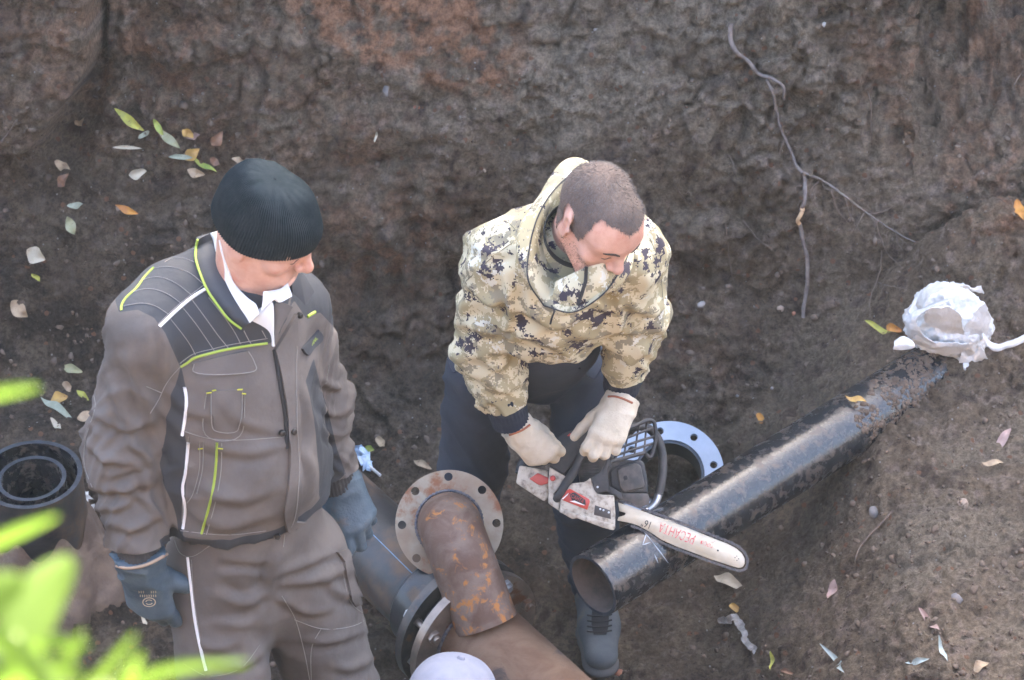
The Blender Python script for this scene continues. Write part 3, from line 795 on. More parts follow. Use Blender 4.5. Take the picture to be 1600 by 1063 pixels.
def face_marks(T, tree, c, K, brow=BROW):
    for sg in (-1, 1):
        for pts, r in (([(sg * .014, .10, .017), (sg * .030, .10, .023), (sg * .048, .085, .017)], .0028), ([(sg * .019, .10, -.007), (sg * .031, .10, -.0105), (sg * .044, .09, -.006)], .0011)):
            p = along_head(T, pts, tree, c)
            if len(p) > 3: K.append(tube('eyebrow' if r > .002 else 'eyelash', p, r * np.sin(np.linspace(.25, 2.9, len(p))) ** .5, brow, None, 6))
# ------------------------------------------------------------------ the man in the knitted cap
SKIN = mat('skin', (.52, .285, .205), (.60, .35, .26), rough=.5, nscale=26, bump=.25, bscale=380, c3=(.48, .20, .14), n3=16., lo3=.50, hi3=.72, spec=.4, b2=.12, b2scale=90)
for _m in (SKIN,):
    _b = _m.node_tree.nodes['Principled BSDF']; _b.inputs['Subsurface Weight'].default_value = .12; _b.inputs['Subsurface Radius'].default_value = (.012, .005, .003); _b.inputs['Subsurface Scale'].default_value = .5
GREY = mat('taupe_workwear_cloth', (.112, .096, .085), (.140, .121, .107), rough=.82, nscale=9, bump=.25, bscale=900, c3=(.095, .081, .071), n3=5., lo3=.5, hi3=.7, b2=.14, b2scale=38)
DARKC = mat('charcoal_workwear_cloth', (.040, .043, .049), (.054, .056, .062), rough=.8, nscale=9, bump=.25, bscale=900)
LIME = mat('lime_piping', (.33, .43, .06), rough=.6)
REFL = mat('reflective_piping', (.80, .80, .80), rough=.45)
STITCH = mat('pale_stitching', (.27, .25, .23), rough=.8)
YSTITCH = mat('yellow_stitching', (.52, .50, .05), rough=.8)
WHITEC = mat('white_shirt_cloth', (.74, .73, .70), (.66, .65, .62), rough=.85, nscale=12, bump=.15, bscale=700)
ZIPM = mat('black_zip', (.02, .02, .022), rough=.5, bump=.6, bscale=600)
BTN = mat('dark_snap_metal', (.07, .065, .06), rough=.35, metal=.8)
GLOVEB = mat('blue_coated_glove', (.050, .080, .105), (.088, .125, .152), rough=.5, nscale=14, bump=.25, bscale=220, c3=(.15, .11, .08), n3=10., lo3=.60, hi3=.75, b2=.2, b2scale=40)
GLOVETRIM = mat('tan_glove_edge', (.42, .30, .21), rough=.9)
GLOVEPRINT = mat('tan_glove_print', (.50, .42, .30), rough=.7)
KNIT = mat('dark_teal_knit', (.013, .020, .024), (.021, .029, .033), rough=.95, nscale=40, bump=.5, bscale=700, spec=.1)
RIBC = mat('dark_ribbed_cuff', (.045, .043, .042), rough=.9, bump=.4, bscale=500)
BOOT = mat('dark_boot_leather', (.04, .035, .03), (.08, .06, .05), rough=.6, nscale=20, bump=.2, bscale=150)

m1 = thing('person', 'man in dark knitted cap and grey work jacket with lime piping, looking down', 'person', loc=(-.5, 4.36, 0))
K1 = []
shR, shL = P(230, 514, y=4.35), P(456, 474, y=4.53)
elR, wrR = P(194, 695, y=4.34), P(216, 848, y=4.27)
elL, wrL = P(494, 622, y=4.60), P(516, 728, y=4.60)
nk = P(386, 455, y=4.44)
lat = nrm((shL - shR) * V(1, 1, 0)); fw1 = V(lat[1], -lat[0], 0); UP = V(0, 0, 1)
ch, wa, he = P(362, 575, y=4.43), P(384, 715, y=4.40), P(398, 850, y=4.38)
fl = [(fw1, .74)]
jk = [rc(nk - UP * .07, ch, .115, .172, .06, fl), rc(ch, wa, .172, .166, .05, fl), rc(wa, he - UP * .10, .166, .186, .05, fl),
      rc(ch + fw1 * .02 - UP * .03, wa + fw1 * .03, .10, .10, .08), rc(nk - UP * .03, nk + UP * .0, .066, .066, .03),
      rc(nk - UP * .020 - fw1 * .015, shR + UP * .006, .074, .062, .05), rc(nk - UP * .030, shL + UP * .0, .070, .056, .05),
      rc(P(330, 425, y=4.49), P(266, 464, y=4.42), .060, .062, .05), rc(P(266, 464, y=4.42), shR, .062, .062, .04)]
arms = [rc(shR, elR, .076, .069, .045), rc(elR, wrR, .070, .056, .04), rc(shL, elL, .068, .060, .045), rc(elL, wrL, .060, .050, .04)]
HZ = he[2] + hem_level(he, UP, fw1, .135, 849)
hemn = nrm(UP * -1 + fw1 * .0)
v, f = form(jk + arms, .0065, [(V(0, 0, HZ), -UP)], 2, first=len(jk))
px_, py_2 = pix(v)
nr = vnormals(v, f)
off = limb_folds(v, nr, shR, elR, .007, .08, .085, 3.1, twist=1.3) + limb_folds(v, nr, elR + (shR - elR) * .28, wrR, .009, .07, .085, 9.7, twist=1.6)
off += limb_folds(v, nr, shL, elL, .010, .06, .08, 5.2, twist=1.) + limb_folds(v, nr, elL + (shL - elL) * .2, wrL, .011, .055, .08, 1.9, twist=1.)
tors = sstep(.25, .17, np.abs((v - ch) @ lat)) 
s_arm = np.minimum(np.linalg.norm(v - shR, axis=1), 9)
off += .013 * (soft_folds(v, 1, .085, UP * .8 + lat * .5, 4.4, 3.5)) * sstep(1.36, 1.2, v[:, 2])
off += .009 * soft_folds(v, 1, .05, lat + UP * .25, 8.1, 3.) * sstep(1.10, .92, v[:, 2])
off += .0010 * noise(v * 60)
FOLD = [([(150, 640), (190, 668), (238, 654)], .010, 7), ([(142, 690), (168, 714), (205, 718)], .013, 9), ([(200, 684), (224, 708), (240, 734)], .010, 6), ([(136, 738), (172, 764), (232, 752)], .012, 8), ([(168, 742), (200, 735), (228, 716)], .007, 6), ([(150, 792), (185, 792), (212, 776)], .008, 6), ([(172, 815), (212, 824), (244, 800)], .010, 8), ([(205, 770), (232, 786), (246, 812)], .008, 6), ([(200, 560), (224, 620), (240, 665)], .010, 9), ([(168, 585), (192, 640), (205, 680)], .008, 9), ([(150, 660), (165, 700), (160, 745)], .006, 8), ([(210, 700), (225, 745), (232, 790)], .007, 8),
        ([(300, 690), (380, 708), (445, 690)], .006, 9), ([(295, 752), (370, 778), (435, 758)], .007, 10), ([(300, 800), (360, 818), (430, 805)], .007, 9), ([(255, 600), (290, 640), (330, 650)], .006, 9), ([(345, 620), (380, 660), (430, 672)], .005, 9), ([(470, 600), (485, 660), (480, 730)], .006, 8), ([(470, 700), (490, 740), (485, 790)], .006, 8), ([(245, 690), (262, 760), (258, 830)], .008, 9),
        ([(500, 590), (520, 605), (540, 600)], .008, 6), ([(500, 630), (520, 648), (546, 636)], .008, 6), ([(505, 668), (525, 684), (550, 668)], .008, 6), ([(250, 505), (262, 545), (256, 590)], .007, 8)]
off += drawn_folds(v, nr, FOLD)
nr = vnormals(relax(v, f, 3), f)
v = v + nr * off[:, None]
# sleeves end at the wrist
def beyond(p, a, b, e=.0):
    d = nrm(b - a); return ((p - b) @ d > e) & (np.linalg.norm(p - b, axis=1) < .12) & (((p - he) @ lat) ** 2 > .16 ** 2)
bR, bL = beyond(v, elR, wrR), beyond(v, elL, wrL); f = f[~(bR | bL)[f].all(1)]
for bb, a, b in ((bR, elR, wrR), (bL, elL, wrL)):
    d = nrm(b - a); v[bb] -= np.outer((v[bb] - b) @ d, d)
JACK = two_tone('workwear_jacket_cloth', GREY, (.038, .041, .046), 'panel')
jacket = mesh('jacket', v, f, JACK, None, True); JT = tree_of(jacket)
# sewn panels: yoke, side panels, hem band, inner left sleeve
gx1, gy1 = pix(v); nr = vnormals(v, f); vis = (nr * (v - V(0, 0, CAMZ))).sum(1) < .15
lt = (v - ch) @ lat
pan = np.full(len(v), -9.)
segd = lambda a, b: np.linalg.norm(v - a - (b - a) * np.clip((v - a) @ (b - a) / ((b - a) @ (b - a)), 0, 1)[:, None], axis=1)
armdist = np.minimum(segd(shR, elR), segd(elR, wrR) + .004)
for pl, ok in (([(330, 300), (200, 400), (180, 470), (186, 488), (215, 484), (240, 496), (258, 520), (272, 552), (282, 574), (300, 557), (345, 545), (390, 540), (424, 536), (438, 520), (470, 400)], (lt + .3) * 700),
               ([(424, 536), (448, 500), (470, 400), (525, 400), (530, 520), (500, 488), (478, 497), (460, 470), (440, 500)], lt * 700),
               ([(284, 575), (290, 606), (286, 660), (292, 700), (290, 770), (284, 860), (262, 866), (246, 850), (240, 700), (244, 640), (262, 600)], (armdist - .091) * 700),
               ([(490, 560), (500, 600), (512, 640), (526, 700), (540, 740), (500, 780), (482, 700), (476, 600)], (lt - .1) * 700)):
    pan = np.where(vis, np.maximum(pan, np.minimum(ok, polysd(gx1, gy1, pl))), pan)
pan = np.where(~vis & (v[:, 2] > 1.33) & (np.abs(lt) < .22), 5., pan)
pan = np.where(np.abs((v - he) @ lat) < .22, np.maximum(pan, (HZ + .030 - v[:, 2]) * 700), pan)
set_attr(jacket, 'panel', pan)
K1.append(jacket)
def z3(l): return [(140 + x / 4.089, 360 + y / 4.089) for x, y in l]
def z2(l): return [(120 + x / 2.032, 540 + y / 2.032) for x, y in l]
JS = [(z3([(410, 240), (350, 300), (300, 370), (235, 430), (205, 480), (203, 512)]), .0027, LIME, 'piping'),
      (z3([(580, 872), (620, 850), (670, 815), (760, 790), (860, 765), (1000, 740), (1135, 722)]), .0028, LIME, 'piping'),
      (z3([(447, 615), (520, 545), (580, 490), (660, 425), (750, 370)]), .0033, REFL, 'piping'),
      (z2([(342, 132), (348, 170), (345, 220), (335, 285)]), .0033, REFL, 'piping'), (z2([(354, 308), (346, 400), (336, 455), (345, 520), (337, 582)]), .0033, REFL, 'piping'),
      (z2([(445, 308), (442, 380), (432, 460), (415, 530), (396, 598)]), .0027, LIME, 'piping'),
      (z3([(1390, 552), (1440, 522)]), .0034, LIME, 'piping')]
ST = [z3([(700, 70), (600, 100), (560, 140)]), z3([(680, 118), (620, 130), (570, 150)]), z3([(668, 205), (600, 180), (530, 180), (480, 205)]), z3([(722, 340), (640, 275), (540, 240), (470, 236), (415, 245)]),
      z3([(650, 415), (560, 345), (470, 305), (400, 303), (340, 320)]), z3([(580, 465), (500, 410), (420, 380), (350, 378), (280, 395)]), z3([(500, 535), (420, 485), (340, 468), (270, 475), (220, 485)]),
      z3([(440, 600), (520, 520), (600, 450), (730, 350)]), z3([(650, 440), (740, 560), (820, 670), (885, 750)]), z3([(590, 490), (680, 600), (750, 700), (800, 775)]), z3([(510, 560), (590, 660), (640, 730), (675, 795)]),
      z3([(760, 430), (850, 540), (920, 640), (965, 725)]), z3([(575, 850), (660, 790), (780, 760), (900, 730), (1135, 690)]), z3([(985, 640), (1010, 690), (1030, 722)]), z3([(1100, 640), (1125, 685)]),
      z2([(75, 0), (60, 80), (55, 150), (60, 200), (30, 290), (25, 380), (50, 450)]), z2([(335, 60), (290, 110), (260, 170), (232, 215)]),
      z2([(335, 270), (420, 295), (520, 300), (660, 290)]), z2([(355, 290), (340, 420), (335, 560)]), z2([(390, 305), (390, 390), (370, 470), (350, 500)]), z2([(402, 305), (400, 390), (382, 470)]),
      z2([(460, 310), (458, 400), (440, 500), (412, 600)]), z2([(330, 588), (420, 598), (500, 600), (600, 588)]), z2([(800, 60), (790, 120)]), z2([(220, 130), (270, 150), (260, 170)][:2])]
for p, r, m_, nme in JS:
    o = seam(nme, JT, p, r, m_, .0002, 8)
    if o: K1.append(o)
for p in ST:
    o = seam('stitching', JT, p, .0009, STITCH, .0010, 4)
    if o: K1.append(o)
# pockets, placket, zip
K1.append(panel('pocket_flap', JT, z3([(655, 845), (672, 890), (700, 940)]), z3([(1005, 765), (1050, 830), (1035, 905)]), .0055, GREY))
o = seam('stitching', JT, z3([(668, 850), (690, 915), (1030, 905), (1045, 840), (1010, 770)]), .0010, STITCH, .0062, 4); K1.append(o)
K1.append(panel('chest_pocket', JT, z2([(430, 142), (428, 200), (440, 270)]), z2([(522, 140), (522, 200), (505, 272)]), .005, GREY))
K1.append(seam('stitching', JT, z2([(428, 150), (426, 200), (430, 250), (445, 268), (500, 272), (518, 240), (524, 145)]), .0010, STITCH, .0056, 4))
K1.append(seam('stitching', JT, z2([(412, 150), (405, 285), (520, 290), (532, 150)]), .0010, STITCH, .0012, 4))
for a, b in (((412, 148), (428, 146)), ((430, 139), (444, 138)), ((508, 138), (524, 137)), ((522, 150), (534, 151)), ((386, 328), (402, 326)), ((448, 326), (464, 328))):
    o = seam('yellow_stitch', JT, z2([a, ((a[0] + b[0]) / 2, (a[1] + b[1]) / 2), b]), .0017, YSTITCH, .0058 if a[1] < 200 else .001, 4)
    if o: K1.append(o)
K1.append(panel('placket', JT, [(428, 546), (440, 600), (448, 660), (450, 740), (443, 800), (447, 830)], [(460, 490), (462, 560), (465, 660), (468, 740), (463, 800), (452, 830)], .008, GREY, 8, 30))
K1.append(seam('stitching', JT, z2([(688, 0), (686, 120), (690, 250), (698, 400), (688, 520), (672, 570)]), .0010, STITCH, .0088, 4))
K1.append(seam('zip', JT, [(428, 546), (437, 600), (446, 655), (448, 700)], .0042, ZIPM, .001, 8))
K1.append(panel('flap_tip', JT, [(447, 812), (450, 832), (461, 856)], [(475, 815), (470, 832), (463, 856)], .009, GREY, 6, 8))
K1.append(panel('pocket_flap', JT, [(470, 545), (474, 552), (480, 556)], [(497, 515), (502, 524), (500, 532)], .006, DARKC, 8, 6))
for x, y in ((464, 492), (438, 675), (456, 674), (431, 835)):
    h, n = hit(JT, x, y)
    if h is not None: K1.append(lathe('snap_button', [(.0001, .012), (.0045, .012), (.0065, .0105), (.0068, .004)], h, n, BTN, None, 16, False))
# collar and shirt
cb = z3([(690, 60), (680, 110), (680, 190), (716, 300), (760, 395), (830, 495), (890, 570), (970, 630)])
ct = z3([(770, 18), (790, 70), (806, 140), (850, 285), (895, 385), (950, 480), (1000, 555), (1022, 592)])
def band(name, bot, top, mt, ybot, ytop, th=.006, n=40, bulge=.006):
    b_, t_ = catmull(np.array(bot), 6), catmull(np.array(top), 6); rows = []
    for k in np.linspace(0, 1, n):
        i = k * (len(b_) - 1); i0 = int(min(i, len(b_) - 2)); w = i - i0
        pb, pt2 = b_[i0] * (1 - w) + b_[i0 + 1] * w, t_[i0] * (1 - w) + t_[i0 + 1] * w
        yb, yt = np.interp(k, np.linspace(0, 1, len(ybot)), ybot), np.interp(k, np.linspace(0, 1, len(ytop)), ytop)
        B_, T_ = P(*pb, y=yb), P(*pt2, y=yt); row = []
        for s in np.linspace(0, 1, 7):
            q = B_ * (1 - s) + T_ * s; row.append(q + (-nrm(ray(*pb))) * bulge * math.sin(math.pi * s))
        rows.append(row)
    rows = np.array(rows); n_, m_ = rows.shape[:2]; flat = rows.reshape(-1, 3); gfc = grid_faces(n_, m_)
    nn = vnormals(flat, gfc); nn *= np.sign(-(nn * (flat - V(0, 0, CAMZ))).sum(1).mean()) if True else 1
    vv = np.concatenate([flat, flat - nn * th]); k = len(flat)
    ff = [tuple(q) for q in gfc] + [tuple(int(i) + k for i in q[::-1]) for q in gfc]
    rim = [i * m_ for i in range(n_)] + [(n_ - 1) * m_ + j for j in range(1, m_)] + [i * m_ + m_ - 1 for i in range(n_ - 2, -1, -1)] + [j for j in range(m_ - 2, 0, -1)]
    ff += [(rim[i], k + rim[i], k + rim[(i + 1) % len(rim)], rim[(i + 1) % len(rim)]) for i in range(len(rim))]
    o = mesh(name, vv, ff, mt, None, True); fix_normals(o); sharp(o, 60); return o, b_, t_
def ys(pl, d=0.):
    out = []
    for q in pl:
        h, _ = hit(JT, *q); out.append(h[1] + d if h is not None else np.nan)
    out = np.array(out); i = np.arange(len(out)); ok = ~np.isnan(out); return np.interp(i, i[ok], out[ok])
yb = ys(cb, -.008); 
col, b_, t_ = band('collar', cb, ct, DARKC, yb, yb + np.linspace(.03, -.012, len(yb)), .007)
K1.append(col)
K1.append(tube('piping', catmull(np.array([P(*q, y=y_) for q, y_ in zip(cb, yb - .006)]), 6), .0026, LIME, None, 8))
lc, _, _ = band('collar', z3([(1300, 440), (1380, 480), (1440, 400)]), z3([(1290, 300), (1340, 265), (1380, 290)]), DARKC, [4.43, 4.45, 4.5], [4.44, 4.47, 4.5], .006); K1.append(lc)
# trousers
hipR, hipL = P(338, 880, y=4.36), P(462, 868, y=4.43)
knR, knL = P(352, 1090, y=4.24), P(524, 1085, y=4.37)
anR, anL = V(knR[0] - .02, 4.30, .10), V(knL[0] + .02, 4.43, .10)
tr = [rc(he + UP * .06, he - UP * .06, .148, .160, .05, fl), rc(hipR, knR, .108, .092, .05), rc(hipL, knL, .108, .092, .05), rc(knR, anR, .090, .075, .03), rc(knL, anL, .090, .075, .03)]
v, f = form(tr, .009, None, 2); nr = vnormals(v, f)
off = limb_folds(v, nr, hipR, knR, .004, .09, .13, 2.2, twist=1.8) + limb_folds(v, nr, hipL, knL, .004, .085, .13, 6.3, twist=1.8) + limb_folds(v, nr, knR, anR, .011, .06, .11, 1.2) + limb_folds(v, nr, knL, anL, .011, .06, .11, 8.2)
off += .006 * soft_folds(v, 1, .09, UP + lat * .4, 3.3, 3)
off += drawn_folds(v, nr, [([(418, 905), (385, 893), (345, 896)], .009, 6), ([(416, 925), (380, 940), (340, 928)], .012, 9), ([(414, 950), (390, 972), (330, 975)], .008, 7), ([(425, 895), (470, 882), (520, 862)], .011, 8), ([(428, 910), (490, 905), (545, 885)], .011, 9), ([(436, 935), (480, 955), (515, 950)], .009, 7), ([(500, 900), (540, 930), (566, 925)], .008, 8), ([(310, 1002), (340, 1012), (372, 1000)], .007, 8), ([(345, 1040), (380, 1038), (408, 1018)], .009, 7), ([(480, 1000), (520, 1000), (570, 985)], .010, 7), ([(520, 1040), (550, 1044), (582, 1025)], .008, 8), ([(440, 860), (425, 890), (420, 930)], .012, 8), ([(350, 870), (400, 880), (430, 872)], .007, 7)])
v = v + nr * off[:, None]; trousers = mesh('trousers', v, f, GREY, None, True); TT = tree_of(trousers); K1.append(trousers)
for p, r, m_ in ((z2([(352, 672), (362, 760), (375, 870), (395, 970), (410, 1032)]), .0034, REFL),):
    o = seam('piping', TT, p, r, m_, .0002, 8)
    if o: K1.append(o)
for p in (z2([(365, 680), (372, 800), (400, 980)]), z2([(312, 620), (330, 660), (370, 670), (430, 630)]), z2([(650, 795), (690, 860), (720, 960), (740, 1060)]), z2([(690, 870), (780, 900), (880, 890), (935, 855)]), z2([(840, 690), (860, 800), (905, 848), (920, 815), (870, 660)]), z2([(745, 1060), (745, 960), (775, 900)]), z2([(655, 640), (660, 600)]), z2([(340, 1010), (420, 1050), (520, 1025), (580, 950)])):
    o = seam('stitching', TT, p, .0009, STITCH, .0012, 4)
    if o: K1.append(o)
K1.append(panel('pocket', TT, z2([(845, 690), (862, 780), (880, 830)]), z2([(880, 672), (900, 760), (915, 820)]), .006, GREY, 8, 12))
K1.append(panel('belt_loop', TT, z2([(822, 655), (845, 690)]), z2([(862, 645), (880, 680)]), .007, GREY, 6, 6))
# boots
for a, kk in ((anR, 0), (anL, 1)):
    fo = nrm(fw1 + (lat * (.35 if kk else -.25)))
    bt = [rc(a + UP * .1, a - UP * .04, .058, .05, .03), rc(a - UP * .045, a - UP * .05 + fo * .15, .048, .044, .04, [(UP, .8)])]
    v, f = form(bt, .009, [(V(0, 0, .012), -UP)]); K1.append(mesh('boot', v, f, BOOT, None, True))
# cuffs and gloves
for a, b, s in ((elR, wrR, 0), (elL, wrL, 1)):
    d = nrm(b - a); x, y, _ = frame_of(d); th = np.linspace(0, 2 * np.pi, 121)[:-1]; rows = []
    for j, t in enumerate(np.linspace(-.02, .05, 12)): rows.append(b + d * t + (.0475 - .05 * t + .0012 * np.sin(th * 34) + .0016 * math.sin(j * 2.))[:, None] * (np.cos(th)[:, None] * x + np.sin(th)[:, None] * y))
    K1.append(mesh('cuff', np.concatenate(rows), grid_faces(12, 120, False, True), RIBC, None, True))
def glove(name, w, x, back, side, mt, curls, cuffr, cufflen, res=.0032, s=1.05, fat=1.12, fold=.004, extra=()):
    pr = hand_prims(w, x, back, side, s=s, fat=fat, curls=curls, **(extra or {}))
    x = nrm(x); z = nrm(back - x * (back @ x))
    pr.insert(0, rc(w - x * cufflen, w + x * .005, cuffr * 1.12, cuffr * .86, .02, [(z, .86)]))
    v, f = form(pr, res, [(w - x * (cufflen - .004), -x)], 2); nr = vnormals(v, f)
    return mesh(name, v + nr * (fold * (soft_folds(v, .6, .035, np.cross(x, z), 2.2, 3)) * sstep(.07, .0, (v - w) @ x) + .0008 * noise(v * 70))[:, None], f, mt, None, True)
gxR = nrm(P(236, 940, y=4.25) - P(220, 872, y=4.255)); wR = P(222, 888, y=4.255)
gR = glove('glove', wR, gxR, nrm(V(-.25, -.85, .35)), 1, GLOVEB, [(22, 58, 50), (34, 66, 50), (44, 70, 50), (52, 72, 50)], .052, .050, extra=dict(thumb=(0, 8, 12), thumb_out=.62, spread=6.), s=1.12, fat=1.22, fold=.010, res=.0028)
gxL = nrm(P(552, 808, y=4.56) - P(528, 752, y=4.60)); wL = P(532, 752, y=4.60)
gL = glove('glove', wL, gxL, nrm(V(.35, -.75, .45)), -1, GLOVEB, [(18, 48, 40), (30, 58, 45), (42, 64, 45), (50, 68, 45)], .045, .045, extra=dict(thumb=(0, 12, 18), thumb_out=.5, spread=6.), s=1.06, fold=.008, res=.0028)
K1 += [gR, gL]
for g, pl in ((gR, [(179, 884), (200, 888), (225, 884), (245, 875), (264, 864)]), (gL, [(508, 744), (518, 746), (532, 738), (548, 722)])):
    o = seam('glove_edge', tree_of(g), pl, .0035, GLOVETRIM, 0., 6)
    if o: K1.append(o)
GT = tree_of(gR)
for a0, a1, rr in ((0, 6.283, 8.5), (.4, 2.6, 4.5), (3.4, 5.6, 4.5)):
    o = seam('glove_print', GT, [(233 + rr * 1.15 * math.cos(t), 941 + rr * .8 * math.sin(t)) for t in np.linspace(a0, a1, 14)], .0011, GLOVEPRINT, .0004, 4)
    if o: K1.append(o)
for yy_, x0, x1 in ((931, 219, 246), (925, 217, 224), (925, 236, 246)):
    for k in np.arange(x0, x1, 3.4):
        o = seam('glove_print', GT, [(k, yy_ - 1.6), (k + .6, yy_), (k + .2, yy_ + 1.6)], .0009, GLOVEPRINT, .0004, 4)
        if o: K1.append(o)
# head, neck and the body under the clothes, one skin
hd = P(416, 354, y=4.43); yaw, pit = R(64), R(24)
hf = V(math.sin(yaw) * math.cos(pit), -math.cos(yaw) * math.cos(pit), -math.sin(pit)); hu = nrm(UP - hf * (UP @ hf)); hu = nrm(hu + np.cross(hf, hu) * .02)
hp, HT = head_prims(hd, hf, hu, .96)
bd = [rc(HT(0, -.025, -.04), nk - UP * .02, .064, .066, .04), rc(nk - UP * .06, ch, .08, .12, .05, fl), rc(ch, he, .12, .12, .05, fl), rc(nk - UP * .09, shR, .05, .045, .04), rc(nk - UP * .09, shL, .05, .045, .04),
      rc(shR, elR, .045, .038, .03), rc(elR, wrR + nrm(wrR - elR) * .03, .038, .028, .03), rc(shL, elL, .045, .038, .03), rc(elL, wrL + nrm(wrL - elL) * .03, .038, .028, .03),
      rc(hipR, knR, .075, .055, .04), rc(hipL, knL, .075, .055, .04), rc(knR, anR, .052, .035, .03), rc(knL, anL, .052, .035, .03)]
lo = np.min([np.minimum(q['a'], q['b']) for q in bd], 0) - .08; hi = np.max([np.maximum(q['a'], q['b']) for q in bd + hp], 0) + .1
v, f = form(bd + hp, 0, None, 1, body_axes(lo, hi, hd - UP * .03, .155, .0028, .022))
body = mesh('body', v, f, SKIN, None, True); K1.append(body)
B1T = tree_of(body)
def skin_y(pl, y0, gap):
    out = []
    for q, y in zip(pl, y0):
        h, _ = hit(B1T, *q); out.append(y if h is None else min(y, h[1] - gap))
    return np.array(out)
inr = z3([(812, 8), (826, 60), (846, 140), (892, 280), (945, 365), (1010, 432), (1062, 472), (1085, 530)])
cty = yb + np.linspace(.03, -.012, len(yb))
shirt, _, _ = band('shirt', ct, inr, WHITEC, cty - .003, skin_y(inr, cty + .005, .004), .003, bulge=.004)
K1.append(shirt)
sf, _, _ = band('shirt', z3([(1000, 560), (1140, 640), (1170, 745)]), z3([(1085, 500), (1170, 470), (1178, 740)]), WHITEC, [4.335, 4.325, 4.315], [4.345, 4.335, 4.315], .004, bulge=.004); K1.append(sf)
sf2, _, _ = band('shirt_collar', z3([(1095, 520), (1180, 440), (1220, 460), (1295, 420)]), z3([(1115, 390), (1160, 385), (1225, 370), (1265, 330)]), WHITEC, [4.33, 4.335, 4.34, 4.36], [4.35, 4.36, 4.37, 4.39], .004, bulge=.004); K1.append(sf2)
sf3, _, _ = band('facing', z3([(1180, 745), (1225, 620), (1300, 490)]), z3([(1172, 600), (1180, 480), (1215, 455)]), GREY, [4.315, 4.33, 4.35], [4.335, 4.345, 4.35], .004, bulge=.003); K1.append(sf3)
# knitted cap
nth, nro = 960, 60; th = np.linspace(0, 2 * np.pi, nth, endpoint=False); rows = []
lf1 = np.cross(hu, hf)
for j in range(nro):
    t = j / (nro - 1); ph = t * math.pi / 2
    brim = -.008 + .024 * sstep(-.2, 1., np.cos(th)) + .004 * np.cos(2 * th)        # higher over the brow than at the nape
    zz = brim + (.121 - brim) * math.sin(ph) ** .98
    rr = (math.cos(ph) ** .58) * (1 + .030 * math.sin(math.pi * min(1, t * 2)))
    rib = .0013 * np.sin(th * 118) * (1 - t ** 3)
    gat = (.0026 * np.sin(th * 7 + .7) + .0014 * np.sin(th * 16)) * sstep(.55, .8, t) * sstep(1.0, .85, t)
    sl = .0022 * np.sin(th * 3 + 9 * t) * sstep(0, .3, t)
    rows.append(HT(0, -.006, 0) + ((.0875 * rr + rib + gat + sl) * np.sin(th))[:, None] * lf1 + ((.1085 * rr + rib + gat + sl) * np.cos(th))[:, None] * hf + (zz + np.zeros(nth))[:, None] * hu - hf * .018 * math.sin(ph) ** 2)
inn = [HT(0, -.010, 0) + (.080 * np.sin(th))[:, None] * lf1 + (.099 * np.cos(th))[:, None] * hf + (brim + .004)[:, None] * hu]
K1.append(mesh('knitted_cap', np.concatenate(inn + rows), grid_faces(nro + 1, nth, False, True), KNIT, None, True))
face_marks(HT, B1T, hd, K1)
K1 = [k for k in K1 if k is not None]
def nest(root, pieces, owners):
    """sort pieces under the garment they belong to: owners is a list of (owner, names, test)"""
    adopt(root, *[o for o, _, _ in owners])
    for p in pieces:
        if p.parent is not None: continue
        c = np.array([v.co[:] for v in p.data.vertices]).mean(0)
        for o, names, test in owners:
            if p.name.split('.')[0] in names and (test is None or test(c)): adopt(o, p); break
        else: adopt(root, p)
low1 = lambda c: c[2] < HZ - .01
nest(m1, K1, [(gR, ('glove_edge', 'glove_print'), lambda c: c[0] < -.5), (gL, ('glove_edge',), None), (trousers, ('stitching', 'piping', 'pocket', 'belt_loop'), low1), (body, ('eyebrow', 'eyelash'), None),
              (jacket, ('stitching', 'piping', 'pocket_flap', 'chest_pocket', 'yellow_stitch', 'placket', 'zip', 'flap_tip', 'snap_button', 'collar', 'facing', 'cuff'), None), (shirt, ('shirt', 'shirt_collar'), None)])
